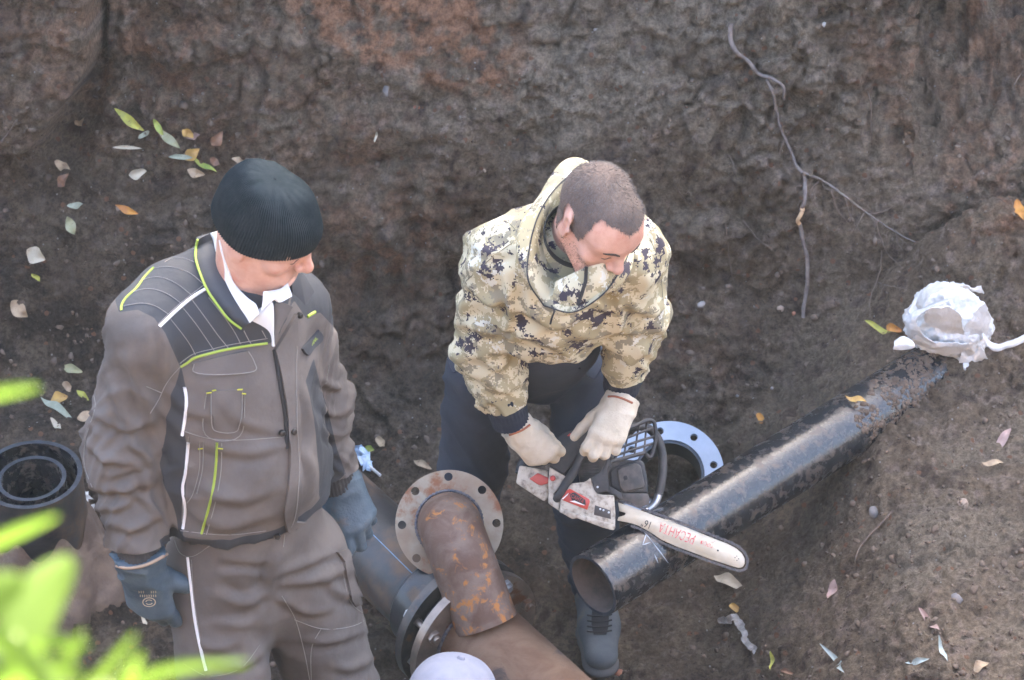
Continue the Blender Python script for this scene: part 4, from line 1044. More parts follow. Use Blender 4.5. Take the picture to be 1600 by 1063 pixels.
# ------------------------------------------------------------------ the man in camouflage
def camo_material():
    m = bpy.data.materials.new('pixel_camouflage_cloth'); m.use_nodes = True; nt = m.node_tree; N, L = nt.nodes, nt.links; b = N['Principled BSDF']
    tc = N.new('ShaderNodeTexCoord')
    sn = N.new('ShaderNodeVectorMath'); sn.operation = 'SNAP'; sn.inputs[1].default_value = (.0031, .0031, .0031); L.new(tc.outputs['Object'], sn.inputs[0])
    def nz(scale, off, det=5., rgh=.70):
        ad = N.new('ShaderNodeVectorMath'); ad.operation = 'ADD'; ad.inputs[1].default_value = off; L.new(sn.outputs[0], ad.inputs[0])
        n = N.new('ShaderNodeTexNoise'); n.inputs['Scale'].default_value = scale; n.inputs['Detail'].default_value = det; n.inputs['Roughness'].default_value = rgh; L.new(ad.outputs[0], n.inputs['Vector']); return n.outputs['Fac']
    def step(src, t):
        g = N.new('ShaderNodeMath'); g.operation = 'GREATER_THAN'; g.inputs[1].default_value = t; L.new(src, g.inputs[0]); return g.outputs[0]
    def mix(fac, a, c):
        x = N.new('ShaderNodeMix'); x.data_type = 'RGBA'; L.new(fac, x.inputs[0])
        for s_, i in ((a, 6), (c, 7)):
            if isinstance(s_, tuple): x.inputs[i].default_value = (*s_, 1)
            else: L.new(s_, x.inputs[i])
        return x.outputs[2]
    c = mix(step(nz(17, (3, 1, 2)), .50), (.60, .54, .37), (.38, .33, .20))
    c = mix(step(nz(21, (8, 2, 5)), .55), c, (.27, .24, .165))
    c = mix(step(nz(15, (1, 7, 9)), .60), c, (.63, .62, .53))
    c = mix(step(nz(19, (5, 5, 1), 5.), .578), c, (.055, .046, .058))
    L.new(c, b.inputs['Base Color']); b.inputs['Roughness'].default_value = .75; b.inputs['Specular IOR Level'].default_value = .3
    n = N.new('ShaderNodeTexNoise'); n.inputs['Scale'].default_value = 800; L.new(tc.outputs['Object'], n.inputs['Vector'])
    bn = N.new('ShaderNodeBump'); bn.inputs['Strength'].default_value = .15; bn.inputs['Distance'].default_value = .003; L.new(n.outputs['Fac'], bn.inputs['Height']); L.new(bn.outputs[0], b.inputs['Normal'])
    return m
CAMO = camo_material()
NAVY = mat('navy_trouser_cloth', (.026, .032, .046), (.036, .044, .060), rough=.85, nscale=8, bump=.25, bscale=700, b2=.18, b2scale=30)
NAVYK = mat('navy_knit_cuff', (.020, .026, .042), rough=.95, bump=.5, bscale=500)
BLACKC = mat('black_collar_cloth', (.012, .014, .016), rough=.9, bump=.2, bscale=600)
CORD = mat('black_cord', (.02, .02, .022), rough=.6)
GLOVEW = mat('white_knit_glove', (.76, .68, .54), (.66, .57, .43), rough=.95, nscale=24, bump=.8, bscale=520, c3=(.42, .34, .24), n3=14., lo3=.56, hi3=.80, b2=.25, b2scale=70)
HAIRM = mat('short_dark_hair', (.085, .072, .064), (.16, .135, .12), rough=.45, nscale=60, bump=.5, bscale=900)
SCALP = mat('cropped_hair_scalp', (.17, .115, .088), (.11, .078, .062), rough=.7, nscale=120, bump=.6, bscale=900)
STUB = mat('beard_stubble', (.05, .035, .028), rough=.6)
SHOE = mat('grey_canvas_shoe', (.085, .098, .105), (.115, .128, .135), rough=.85, nscale=18, bump=.35, bscale=400, c3=(.16, .13, .10), n3=9., lo3=.58, hi3=.72)
SOLE = mat('rubber_sole', (.11, .105, .10), rough=.8)
LACE = mat('black_lace', (.015, .015, .017), rough=.8)
m2 = thing('person', 'man in pixel camouflage jacket and white gloves bending over with the chainsaw', 'person', loc=(.1, 5.1, 0))
K2 = []
ROOTLIKE = mat('olive_seam', (.16, .145, .10), rough=.9)
s2R, s2L = P(784, 404, y=4.83), P(984, 394, y=4.80)
e2R, w2R = P(764, 540, y=4.89), P(790, 630, y=4.88)
e2L, w2L = P(992, 500, y=4.89), P(976, 578, y=4.93)
n2 = P(900, 372, y=4.76); pv = P(825, 568, y=5.08)
la2 = nrm(s2L - s2R); axd = nrm(n2 - pv); fw2 = nrm(np.cross(la2, axd)); fw2 = fw2 if fw2[1] < 0 else -fw2
c2 = n2 * .72 + pv * .28; b2 = n2 * .38 + pv * .62
fl2 = [(fw2, .76)]
jk = [rc(n2 - axd * .06, c2 - fw2 * .02, .11, .168, .06, fl2), rc(c2, b2, .168, .165, .05, fl2), rc(b2, pv - axd * .08, .165, .168, .05, fl2),
      rc(c2 + fw2 * .03, b2 + fw2 * .05, .09, .10, .07), rc(n2 - axd * .04, s2R, .078, .068, .05), rc(n2 - axd * .04, s2L, .076, .066, .05)]
arms = [rc(s2R, e2R, .080, .066, .045), rc(e2R, w2R, .066, .050, .03), rc(s2L, e2L, .076, .064, .045), rc(e2L, w2L, .064, .050, .03)]
hl2 = hem_level(pv, axd, fw2, .130, 556)
v, f = form(jk + arms, .0065, [(pv + axd * hl2 + fw2 * .13, -nrm(axd + UP * .25))], 2, first=len(jk)); nr = vnormals(v, f)
off = limb_folds(v, nr, s2R, e2R, .010, .07, .09, 3.3, twist=1.2) + limb_folds(v, nr, e2R + (s2R - e2R) * .25, w2R, .012, .055, .085, 7.7, twist=1.2)
off += limb_folds(v, nr, s2L, e2L, .008, .075, .09, 5.9, twist=1.2) + limb_folds(v, nr, e2L + (s2L - e2L) * .3, w2L, .010, .06, .085, 2.9, twist=1.)
off += .012 * soft_folds(v, 1, .075, la2 * .8 + axd * .6, 1.4, 3.) + .012 * soft_folds(v, 1, .09, la2 * -.5 + axd, 6.4, 3.)
off += drawn_folds(v, nr, [([(722, 436), (765, 470), (805, 452)], .010, 8), ([(716, 492), (760, 520), (805, 496)], .011, 8), ([(735, 548), (775, 572), (808, 548)], .010, 8), ([(762, 590), (790, 606), (816, 590)], .008, 7), ([(790, 420), (800, 470), (795, 520)], .012, 8), ([(805, 470), (850, 502), (905, 494)], .009, 9), ([(812, 520), (870, 536), (945, 506)], .009, 9), ([(820, 440), (835, 480), (870, 505)], .008, 8), ([(975, 462), (1008, 484), (1048, 462)], .010, 8), ([(962, 504), (1000, 524), (1040, 502)], .011, 8), ([(958, 540), (988, 556), (1022, 538)], .009, 7), ([(958, 440), (966, 480), (955, 520)], .011, 8), ([(930, 470), (950, 485), (965, 470)], .008, 7), ([(735, 380), (770, 395), (812, 385)], .007, 9)])
v = relax(v + vnormals(relax(v, f, 3), f) * off[:, None], f, 1)
for a, b in ((e2R, w2R), (e2L, w2L)):
    d = nrm(b - a); bb = ((v - b) @ d > 0) & (np.linalg.norm(v - b, axis=1) < .10); f = f[~bb[f].all(1)]; v[bb] -= np.outer((v[bb] - b) @ d, d)
jacket2 = mesh('jacket', v, f, CAMO, None, True); K2.append(jacket2); J2 = tree_of(jacket2)
for p in ([(728, 440), (760, 410), (800, 380), (826, 372)], [(1015, 372), (1030, 410), (1036, 470)], [(735, 335), (790, 345), (815, 372)], [(905, 480), (880, 492), (850, 476)]):
    o = seam('seam', J2, p, .0008, ROOTLIKE, .0002, 4)
    if o: K2.append(o)
K2.append(panel('pocket_tab', J2, [(870, 478), (872, 492)], [(898, 474), (896, 490)], .006, CAMO, 6, 6))
h, n = hit(J2, 890, 482); K2.append(lathe('button', [(.0001, .011), (.006, .011), (.0085, .009), (.009, .004)], h, n, LACE, None, 20, False))
K2.append(seam('zip', J2, [(916, 418), (914, 440), (906, 458), (902, 470)], .004, ZIPM, .003, 8))
# head and body
hd2 = P(936, 342, y=4.655); yaw, pit = R(31), R(28)
hf2 = V(math.sin(yaw) * math.cos(pit), -math.cos(yaw) * math.cos(pit), -math.sin(pit)); hu2 = nrm(UP - hf2 * (UP @ hf2)); hu2 = nrm(hu2 + np.cross(hf2, hu2) * -.16)
hp, H2T = head_prims(hd2, hf2, hu2, .94)
hip2R, hip2L = P(752, 580, y=5.10), P(912, 575, y=5.13)
kn2R, kn2L = P(738, 730, y=5.14), P(912, 765, y=5.06)
an2R, an2L = V(kn2R[0] - .01, 5.36, .10), P(931, 905, z=.10)
bd = [rc(H2T(0, -.03, -.03), n2 - axd * .05, .056, .060, .04), rc(n2 - axd * .07, c2, .08, .12, .05, fl2), rc(c2, pv, .11, .09, .05, fl2), rc(n2 - axd * .07, s2R, .05, .045, .04), rc(n2 - axd * .07, s2L, .05, .045, .04),
      rc(s2R, e2R, .045, .036, .03), rc(e2R, w2R + nrm(w2R - e2R) * .07, .036, .027, .03), rc(s2L, e2L, .045, .036, .03), rc(e2L, w2L + nrm(w2L - e2L) * .07, .036, .027, .03),
      rc(hip2R, kn2R, .065, .05, .04), rc(hip2L, kn2L, .065, .05, .04), rc(kn2R, an2R, .048, .034, .03), rc(kn2L, an2L, .048, .034, .03)]
lo = np.min([np.minimum(q['a'], q['b']) for q in bd], 0) - .08; hi = np.max([np.maximum(q['a'], q['b']) for q in bd + hp], 0) + .1
v, f = form(bd + hp, 0, None, 1, body_axes(lo, hi, hd2, .150, .0027, .022))
body2 = mesh('body', v, f, SKIN, None, True); K2.append(body2)
# brows and closed lids
B2T = tree_of(body2)
face_marks(H2T, B2T, hd2, K2)
# cropped hair: scalp layer and short strands
lf2 = np.cross(hu2, hf2); loc = np.stack([(v - hd2) @ lf2, (v - hd2) @ hf2, (v - hd2) @ hu2], 1) / .94
nr = vnormals(v, f)
hl = .070 + .010 * np.abs(np.sin(loc[:, 0] * 26)) + .006 * noise(v * 120)                       # hairline over the brow
inhair = ((loc[:, 1] < .040 + .008 * noise(v * 130)) & (loc[:, 2] > -.005 + .5 * np.maximum(0, loc[:, 1] - .01)) | (loc[:, 2] > hl)) & (loc[:, 2] > -.055) | ((loc[:, 1] < -.03) & (loc[:, 2] > -.07))
ear = (np.abs(loc[:, 0]) > .0765) & (loc[:, 1] > -.042) & (loc[:, 1] < .02) & (loc[:, 2] < .042)
side_low = (loc[:, 1] > -.02) & (loc[:, 1] < .035) & (np.abs(loc[:, 0]) > .05) & (loc[:, 2] > -.012)
inhair = (inhair | side_low) & ~ear & (np.linalg.norm(v - hd2, axis=1) < .15)
ff = f[inhair[f].all(1)]; ids = np.unique(ff); mp_ = np.full(len(v), -1); mp_[ids] = np.arange(len(ids))
K2.append(mesh('hair', v[ids] + nr[ids] * .0022, mp_[ff], SCALP, None, True))
def strands(name, base, nrm_, flow, length, rad, mt, n, jit=.35):
    pick = rng.integers(0, len(base), n); b = base[pick] + rng.normal(0, .0012, (n, 3)); nn = nrm_[pick]
    L_ = length * rng.uniform(.6, 1.15, n)[:, None] if np.isscalar(length) else length[pick][:, None] * rng.uniform(.6, 1.15, n)[:, None]
    d = nn * .55 + flow[pick] + rng.normal(0, jit * .5, (n, 3)); d /= np.linalg.norm(d, axis=1)[:, None]
    sd = np.cross(d, rng.normal(0, 1, (n, 3))); sd /= np.linalg.norm(sd, axis=1)[:, None] + 1e-9
    mid = b + d * L_ * .55; tip = b + d * L_ - nn * L_ * .12
    vv = np.stack([b - sd * rad, b + sd * rad, mid + sd * rad * .8, mid - sd * rad * .8, tip], 1).reshape(-1, 3); k = np.arange(n)[:, None] * 5
    q = np.concatenate([k + [0, 1, 2], k + [0, 2, 3], k + [3, 2, 4]]); o = mesh(name, vv, q, mt, None, False); o['kind'] = 'stuff'; return o
T_ = v[ids]; lc = loc[ids]; crown = H2T(.0, -.055, .10)
flow = T_ - crown; flow -= nr[ids] * (flow * nr[ids]).sum(1)[:, None]; flow /= np.linalg.norm(flow, axis=1)[:, None] + 1e-6
top = sstep(.02, .075, lc[:, 2]); K2.append(strands('hair_strands', T_ + nr[ids] * .002, nr[ids], flow * .9, .0020 + .0050 * top, .00034, HAIRM, 15000))
K2[-1]['kind'] = 'stuff'
bear = (loc[:, 2] < -.03 - .35 * np.maximum(0, loc[:, 1] - .04)) & (loc[:, 2] > -.125) & (loc[:, 1] > -.005) & (np.linalg.norm(v - hd2, axis=1) < .15) & ~((np.abs(loc[:, 0]) < .022) & (loc[:, 2] > -.082) & (loc[:, 2] < -.062)) & ((loc[:, 2] < -.055) | (np.abs(loc[:, 0]) > .045))
T_ = v[bear]; K2.append(strands('beard', T_, nr[bear], np.tile(-hu2 * .8, (len(T_), 1)), .0032, .00028, STUB, 4200))
# hood, inner collar
rim = [(850, 478, 4.585), (826, 440, 4.60), (826, 395, 4.65), (840, 340, 4.72), (866, 297, 4.79), (900, 270, 4.85), (940, 268, 4.90), (978, 300, 4.87), (988, 345, 4.80), (984, 390, 4.70), (968, 425, 4.62), (940, 462, 4.56), (895, 488, 4.56)]
rp = np.array([P(x, y, y=yy) for x, y, yy in rim]); rp = catmull(np.concatenate([rp, rp[:1]]), 8)[:-1]
ctr = rp.mean(0); base = []
for q in rp:
    d = q - n2; d = d - axd * (d @ axd); base.append(n2 - axd * .02 + nrm(d) * .085)
base = np.array(base); rows = []
wv = np.linspace(0, 2 * np.pi, len(rp), endpoint=False)
backw = sstep(.0, .16, (rp - n2) @ -fw2 * 1. + .02)[:, None]
for t in np.linspace(0, 1, 14):
    q = base * (1 - t) + rp * t; o_ = nrm(ctr - n2)
    out = (rp - ctr); out /= np.linalg.norm(out, axis=1)[:, None]
    rows.append(q + out * (.030 * math.sin(math.pi * t) * (1 + .35 * np.sin(wv * 5 + 4 * t)))[:, None] - fw2 * backw * .05 * math.sin(math.pi * t) - UP * backw * .02 * math.sin(math.pi * t))
for t in np.linspace(.12, .8, 8):                                    # turned-in lining
    rows.append(rp * (1 - t) + (base + (n2 - base) * .25) * t - (rp - ctr) * .07)
hv = np.concatenate(rows); hf_ = grid_faces(len(rows), len(rp), False, True)
hood = mesh('hood', hv, hf_, CAMO, None, True); fix_normals(hood); K2.append(hood)
K2.append(tube('hood_edge', np.concatenate([rp, rp[:1]]), .0016, CORD, None, 8))
K2.append(tube('cord', catmull([P(862, 478, y=4.56), P(866, 486, y=4.545), P(862, 498, y=4.55), P(860, 506, y=4.56)], 5), .0022, CORD, None, 6))
# black roll neck and the standing front collar
x_, y_, d_ = frame_of(nrm(H2T(0, -.03, -.06) - n2)); a_ = np.linspace(0, 2 * np.pi, 49)[:-1]; rows = []
e_ = H2T(0, -.022, -.088); st = n2 - axd * .03
for t in np.linspace(0, 1, 10): rows.append(st * (1 - t) + e_ * t + (.073 - .006 * t + .003 * math.sin(9 * t)) * (np.cos(a_)[:, None] * x_ + np.sin(a_)[:, None] * y_))
K2.append(mesh('roll_neck', np.concatenate(rows), grid_faces(10, 48, False, True), BLACKC, None, True))
fcoll, _, _ = band('front_collar', [(862, 470), (890, 478), (915, 470), (945, 455), (962, 430)], [(868, 440), (893, 428), (916, 418), (938, 412), (956, 408)], CAMO, [4.60, 4.575, 4.565, 4.575, 4.60], [4.63, 4.605, 4.585, 4.585, 4.61], .006, bulge=.010)
K2.append(fcoll); K2.append(tube('zip', [P(916, 417, y=4.575), P(915, 440, y=4.56), P(908, 462, y=4.55), P(903, 476, y=4.556)], .0038, ZIPM, None, 8))
# trousers
tr = [rc(pv + axd * .16 + fw2 * .01, pv + UP * .015, .138, .132, .03, fl2), rc(hip2R, kn2R, .084, .074, .03), rc(hip2L, kn2L, .084, .072, .03), rc(kn2R, an2R, .078, .066, .03), rc(kn2L, an2L, .076, .064, .03)]
v, f = form(tr, .009, None, 2); nr = vnormals(v, f)
off = limb_folds(v, nr, hip2R, kn2R, .008, .08, .12, 2.2, twist=1.2) + limb_folds(v, nr, hip2L, kn2L, .008, .08, .12, 4.2, twist=1.2) + limb_folds(v, nr, kn2L, an2L, .009, .05, .1, 8.2) + .006 * soft_folds(v, 1, .09, UP, 2, 3)
tr2 = mesh('trousers', v + nr * off[:, None], f, NAVY, None, True); K2.append(tr2); T2 = tree_of(tr2)
for p in ([(945, 560), (938, 580), (926, 592), (905, 575)], [(698, 555), (704, 575), (712, 582), (722, 560)]):
    o = seam('pocket_edge', T2, p, .0022, NAVYK, .0005, 5)
    if o: K2.append(o)
# cuffs, gloves
for a, b, ln_ in ((e2R, w2R, .075), (e2L, w2L, .085)):
    d = nrm(b - a); x, y, _ = frame_of(d); th = np.linspace(0, 2 * np.pi, 101)[:-1]; rows = []
    for j, t in enumerate(np.linspace(-.03, ln_ - .02, 14)): rows.append(b + d * t + (.0455 - .09 * max(0, t) + .0009 * np.sin(th * 30) + .0012 * math.sin(j * 1.7))[:, None] * (np.cos(th)[:, None] * x + np.sin(th)[:, None] * y))
    K2.append(mesh('cuff', np.concatenate(rows), grid_faces(14, 100, False, True), NAVYK, None, True))

g2R = glove('glove', P(811, 671, y=4.87), P(852, 714, y=4.86) - P(811, 671, y=4.87), -ray(830, 690) + V(-.25, 0, .1), 1, GLOVEW, [(38, 70, 55), (45, 78, 55), (52, 80, 55), (60, 80, 55)], .033, .020, extra=dict(thumb=(0, 30, 25), thumb_out=.12, spread=3.), s=.93, fold=.006, res=.0024)
g2L = glove('glove', P(970, 630, y=4.90), P(944, 692, y=4.82) - P(970, 630, y=4.90), -ray(955, 655) + V(.1, 0, .25), -1, GLOVEW, [(25, 62, 55), (28, 66, 55), (34, 68, 55), (40, 70, 55)], .033, .018, extra=dict(thumb=(0, 10, 10), thumb_out=.42, spread=5.), s=.93, fold=.006, res=.0024)
K2 += [g2R, g2L]
for g, pl in ((g2R, [(796, 680), (804, 677), (816, 672), (828, 664)]), (g2L, [(950, 620), (962, 620), (975, 624), (988, 630)])):
    o = seam('glove_edge', tree_of(g), pl, .0028, mat('rust_glove_hem', (.36, .13, .07), rough=.9), .0, 6)
    if o: K2.append(o)
# shoe under the cut pipe
toe = P(936, 1046, z=.03); heel = an2L * V(1, 1, 0) + V(0, .035, .0); sd_ = nrm((toe - heel) * V(1, 1, 0)); sl = np.cross(UP, sd_)
Ls = np.linalg.norm((toe - heel)[:2])
S_ = lambda a, b, c: heel * V(1, 1, 0) + sd_ * a * Ls + sl * b + UP * c
shp = [rc(S_(.10, 0, .05), S_(.30, 0, .075), .040, .043, .03), rc(S_(.25, 0, .06), S_(.55, .004, .062), .044, .046, .03, [(UP, .9)]), rc(S_(.55, .004, .05), S_(.86, .006, .040), .046, .041, .03, [(UP, .72)]), rc(S_(.14, 0, .07), S_(.20, 0, .125), .042, .044, .03)]
v, f = form(shp, .0045, [(V(0, 0, .022), -UP)], 2); shoe = mesh('shoe', v, f, SHOE, None, True); K2.append(shoe)
v, f = form([rc(S_(.10, 0, .012), S_(.50, 0, .012), .042, .046, .01, [(UP, .45)]), rc(S_(.5, 0, .012), S_(.87, .006, .012), .046, .045, .02, [(UP, .45)])], .0045, None, 1); K2.append(mesh('sole', v, f, SOLE, None, True))
ST_ = tree_of(shoe)
K2.append(panel('tongue', ST_, [(926, 955), (925, 975), (928, 992)], [(950, 955), (950, 975), (947, 992)], .004, LACE, 6, 8))
for yy in (963, 971, 979, 987):
    o = seam('lace', ST_, [(919, yy), (930, yy + 1.5), (942, yy + 1.5), (954, yy - 1)], .0022, LACE, .005, 6)
    if o: K2.append(o)
v, f = form([rc(V(*an2R[:2], .05), V(*an2R[:2], .05) + V(-.03, -.19, -.012), .045, .042, .03, [(UP, .85)]), rc(an2R, V(*an2R[:2], .05), .045, .045, .02)], .006, [(V(0, 0, .012), -UP)], 2); K2.append(mesh('shoe', v, f, SHOE, None, True))
nest(m2, [k for k in K2 if k is not None], [(jacket2, ('seam', 'pocket_tab', 'button', 'zip', 'hood', 'hood_edge', 'cord', 'front_collar', 'cuff'), None), (tr2, ('pocket_edge',), None), (shoe, ('sole', 'tongue', 'lace'), None), (g2R, ('glove_edge',), lambda c: c[0] < .1), (g2L, ('glove_edge',), None), (body2, ('eyebrow', 'eyelash', 'beard'), None), ([k for k in K2 if k.name.startswith('hair')][0], ('hair_strands',), None)])

# ------------------------------------------------------------------ the third man crouching at the joint, only his cap in view
CAPM = mat('pale_lilac_cap_cloth', (.19, .20, .25), (.22, .23, .28), rough=.85, nscale=30, bump=.2, bscale=700)
m3 = thing('person', 'person in a pale cap crouching below the rusty pipe, only the crown showing', 'person', loc=(-.12, 4.0, 0))
K3 = []
h3 = P(703, 1110, y=4.10); f3 = nrm(V(.45, .75, -.45)); u3 = nrm(UP - f3 * (UP @ f3))
hp, H3T = head_prims(h3, f3, u3, .96)
pv3, ne3 = V(h3[0] - .16, h3[1] - .42, .26), V(h3[0] - .05, h3[1] - .10, h3[2] - .20); la3 = nrm(np.cross(UP, nrm(f3 * V(1, 1, 0))))
fl3 = [(nrm(np.cross(la3, nrm(ne3 - pv3))), .75)]
sh3 = [ne3 - UP * .05 + la3 * .17 * s for s in (1, -1)]; el3 = [q + nrm(V(.2, .5, -.85)) * .28 for q in sh3]; wr3 = [q + nrm(V(.35, .75, -.1)) * .20 for q in el3]
kn3 = [pv3 + V(.16, .36, .14) + la3 * .16 * s for s in (1, -1)]; an3 = [V(k[0] - .06, k[1] - .12, .09) for k in kn3]
bd = [rc(H3T(0, -.03, -.03), ne3, .056, .06, .04), rc(ne3 - UP * .03, pv3, .11, .12, .05, fl3)] + [rc(ne3 - UP * .03, q, .05, .045, .04) for q in sh3] + [rc(a, b, .045, .036, .03) for a, b in zip(sh3, el3)] + [rc(a, b, .036, .028, .03) for a, b in zip(el3, wr3)] + [rc(pv3, k, .075, .055, .04) for k in kn3] + [rc(k, a, .052, .035, .03) for k, a in zip(kn3, an3)]
lo = np.min([np.minimum(q['a'], q['b']) for q in bd], 0) - .08; hi = np.max([np.maximum(q['a'], q['b']) for q in bd + hp], 0) + .1
v, f = form(bd + hp, 0, None, 1, body_axes(lo, hi, h3, .150, .0045, .022)); K3.append(mesh('body', v, f, SKIN, None, True))
jk = [rc(ne3 - UP * .03, pv3, .15, .165, .05, fl3)] + [rc(ne3 - UP * .03, q, .08, .07, .05) for q in sh3] + [rc(a, b, .07, .06, .04) for a, b in zip(sh3, el3)] + [rc(a, b, .06, .045, .04) for a, b in zip(el3, wr3)]
v, f = form(jk, .012, None, 2); nr = vnormals(v, f); K3.append(mesh('jacket', v + nr * (.01 * soft_folds(v, 1, .08, UP, 3, 3))[:, None], f, NAVY, None, True))
v, f = form([rc(pv3, k, .10, .08, .05) for k in kn3] + [rc(k, a, .075, .06, .03) for k, a in zip(kn3, an3)], .012, None, 2); K3.append(mesh('trousers', v, f, NAVY, None, True))
for a, w in zip(an3, wr3):
    v, f = form([rc(a - UP * .045, a + V(.08, .12, -.05), .046, .042, .03, [(UP, .85)]), rc(a, a - UP * .04, .045, .045, .02)], .008, [(V(0, 0, .012), -UP)]); K3.append(mesh('boot', v, f, BOOT, None, True))
for w, e, sd in zip(wr3, el3, (1, -1)): K3.append(glove('glove', w, w - e, UP + V(0, -.2, 0), -sd, GLOVEB, [(40, 60, 40)] * 4, .036, .02, res=.004))
th = np.linspace(0, 2 * np.pi, 97)[:-1]; l3 = np.cross(u3, f3); rows = []
for t in np.linspace(0, 1, 24):
    ph = t * math.pi / 2; rr = math.cos(ph) ** .7 if t < 1 else 1e-4; seamd = .0012 * np.abs(np.sin(th * 3)) ** .3
    rows.append(H3T(0, -.010, .024) + ((.090 * rr) * np.sin(th))[:, None] * l3 + ((.108 * rr) * np.cos(th))[:, None] * f3 + (.094 * math.sin(ph) + 0 * th)[:, None] * u3 + (seamd * rr)[:, None] * u3)
K3.append(mesh('cap', np.concatenate(rows), grid_faces(24, 96, False, True), CAPM, None, True))
K3.append(lathe('cap_button', [(.0001, .008), (.006, .0065), (.0085, .002), (.0085, -.004)], H3T(0, -.010, .024) + u3 * .093, u3, CAPM, None, 20, False))
vis_ = []
for a in np.linspace(-1.1, 1.1, 20):
    row = [H3T(0, -.006, .02) + l3 * .088 * math.sin(a) * (1 + .1 * s) + f3 * (.104 * math.cos(a) + .065 * s * math.cos(a * .9)) + u3 * (-.004 - .014 * s + .012 * math.cos(a) * s) for s in np.linspace(0, 1, 6)]
    vis_.append(row)
vv = np.array(vis_).reshape(-1, 3); K3.append(mesh('visor', np.concatenate([vv, vv - u3 * .003]), [tuple(q) for q in grid_faces(20, 6)] + [tuple(int(i) + 120 for i in q[::-1]) for q in grid_faces(20, 6)], CAPM, None, True))
adopt(m3, *K3)
# ------------------------------------------------------------------ chainsaw, built in its own frame: a forward/right, b up, n out of its clutch side
SO = P(965, 785, y=4.825); sn_ = nrm(-ray(965, 785)); sa = nrm(np.cross(UP, sn_)); sb = np.cross(sn_, sa)
SM = np.linalg.norm(SO - V(0, 0, CAMZ)) / FPX / np.linalg.norm(ray(965, 785)) * 1.0
SF = (SO, sa, sb, sn_)
def q1(l): return [((800 + x / 5.315 - 965) * SM, -(640 + y / 5.315 - 785) * SM) for x, y in l]
def q2(l): return [((960 + x / 7.273 - 965) * SM, -(760 + y / 7.273 - 785) * SM) for x, y in l]
def W3(ab, n): return SO + ab[0] * sa + ab[1] * sb + n * sn_
CREAM = mat('dirty_cream_plastic', (.50, .45, .37), (.36, .30, .23), rough=.5, nscale=40, bump=.2, bscale=120, c3=(.13, .10, .08), n3=80., lo3=.46, hi3=.74, dist=.1)
SBLK = mat('dusty_black_plastic', (.020, .022, .025), (.050, .046, .044), rough=.55, nscale=30, bump=.15, bscale=160, c3=(.10, .085, .072), n3=22., lo3=.58, hi3=.74)
SGREY = mat('grimy_dark_metal', (.055, .052, .050), (.115, .100, .088), rough=.55, metal=.3, nscale=26, bump=.3, bscale=140)
SRED = mat('red_plastic', (.50, .045, .03), (.40, .06, .045), rough=.45, nscale=60)
STEEL = mat('bare_handle_steel', (.55, .56, .58), rough=.3, metal=.9)
BARM = mat('cream_bar_paint', (.64, .58, .46), (.55, .48, .36), rough=.5, nscale=22, bump=.05, bscale=200, c3=(.36, .27, .19), n3=30., lo3=.66, hi3=.76)
CHAIN = mat('oily_chain_steel', (.060, .060, .065), (.14, .13, .125), rough=.4, metal=.6, nscale=200, bump=.3, bscale=500)
INKR = mat('red_print', (.60, .09, .10), (.70, .40, .34), rough=.6, nscale=160, lo=.45, hi=.6)
INKB = mat('black_print', (.02, .02, .022), rough=.6)
WHITEI = mat('white_print', (.75, .74, .72), rough=.5)
saw = thing('chainsaw', 'dirty cream and black petrol chainsaw resting on the black pipe', 'chainsaw', loc=SO)
KS = []
def sp(name, poly, z0, z1, mt, bevel=.003, seg=2):
    o = prism(name, poly, SF, z0, z1, mt, None, bevel, seg); KS.append(o); return o
sp('engine_block', q1([(520, 440), (640, 380), (780, 400), (1040, 420), (1100, 720), (860, 760), (560, 640)]), -.105, -.026, SGREY, .006)
sp('top_cover', q1([(300, 492), (304, 400), (316, 320), (350, 250), (420, 203), (520, 174), (600, 172), (645, 185), (640, 300), (560, 400), (500, 450), (425, 556), (330, 505)]), -.112, -.004, SBLK, .015, 4)
sp('rear_housing', q1([(302, 495), (430, 566), (455, 590), (345, 720), (402, 772), (396, 860), (302, 800), (296, 620)]), -.075, .010, CREAM, .004)
rg = sp('rear_grip_base', q1([(50, 490), (290, 525), (300, 640), (300, 745), (265, 785), (25, 640), (36, 560)]), -.062, -.012, CREAM, .005)
sp('throttle_lock', q1([(135, 600), (205, 548), (298, 588), (296, 634), (235, 652), (215, 648)]), -.020, -.009, SRED, .0025)
# rear handle loop inside the fist
KS.append(tube('rear_handle', catmull([W3(q, n) for q, n in zip(q1([(310, 400), (230, 430), (150, 440), (90, 480), (70, 560)]), (-.055, -.055, -.05, -.045, -.04))], 6), .0165, SBLK, None, 14))
cc_ = sp('clutch_cover', q1([(405, 765), (445, 668), (490, 628), (600, 612), (648, 575), (668, 640), (700, 700), (745, 712), (846, 712), (862, 860), (864, 985), (848, 1003), (760, 980), (545, 905), (508, 916), (400, 862)]), -.022, .022, CREAM, .006, 3)
sp('cover_rim', q1([(398, 835), (545, 876), (660, 905), (770, 938), (864, 955), (866, 985), (850, 1005), (760, 985), (545, 912), (508, 922), (396, 866)]), -.02, .0265, CREAM, .003)
sp('cover_recess', q1([(690, 800), (822, 840), (826, 912), (684, 880)]), .0205, .0228, SGREY, .0005, 1)
for x, y in ((735, 832), (762, 840), (806, 858)): KS.append(hexbolt('cover_nut', W3(q1([(x, y)])[0], .0225), sn_, .0028, .004, STEEL, None))
sp('badge', q1([(442, 690), (480, 672), (640, 752), (648, 772), (628, 842), (424, 770), (412, 758)]), .0215, .0236, SRED, .0006, 1)
sp('badge_field', q1([(470, 710), (520, 700), (610, 760), (615, 805), (560, 790), (500, 768)]), .0235, .0242, INKB, .0002, 1)
for a in (((415, 757), (470, 706), (464, 722), (425, 762)), ((480, 775), (600, 806), (608, 803), (520, 768))): sp('badge_stroke', q1(a), .0240, .0246, WHITEI, 0, 1)
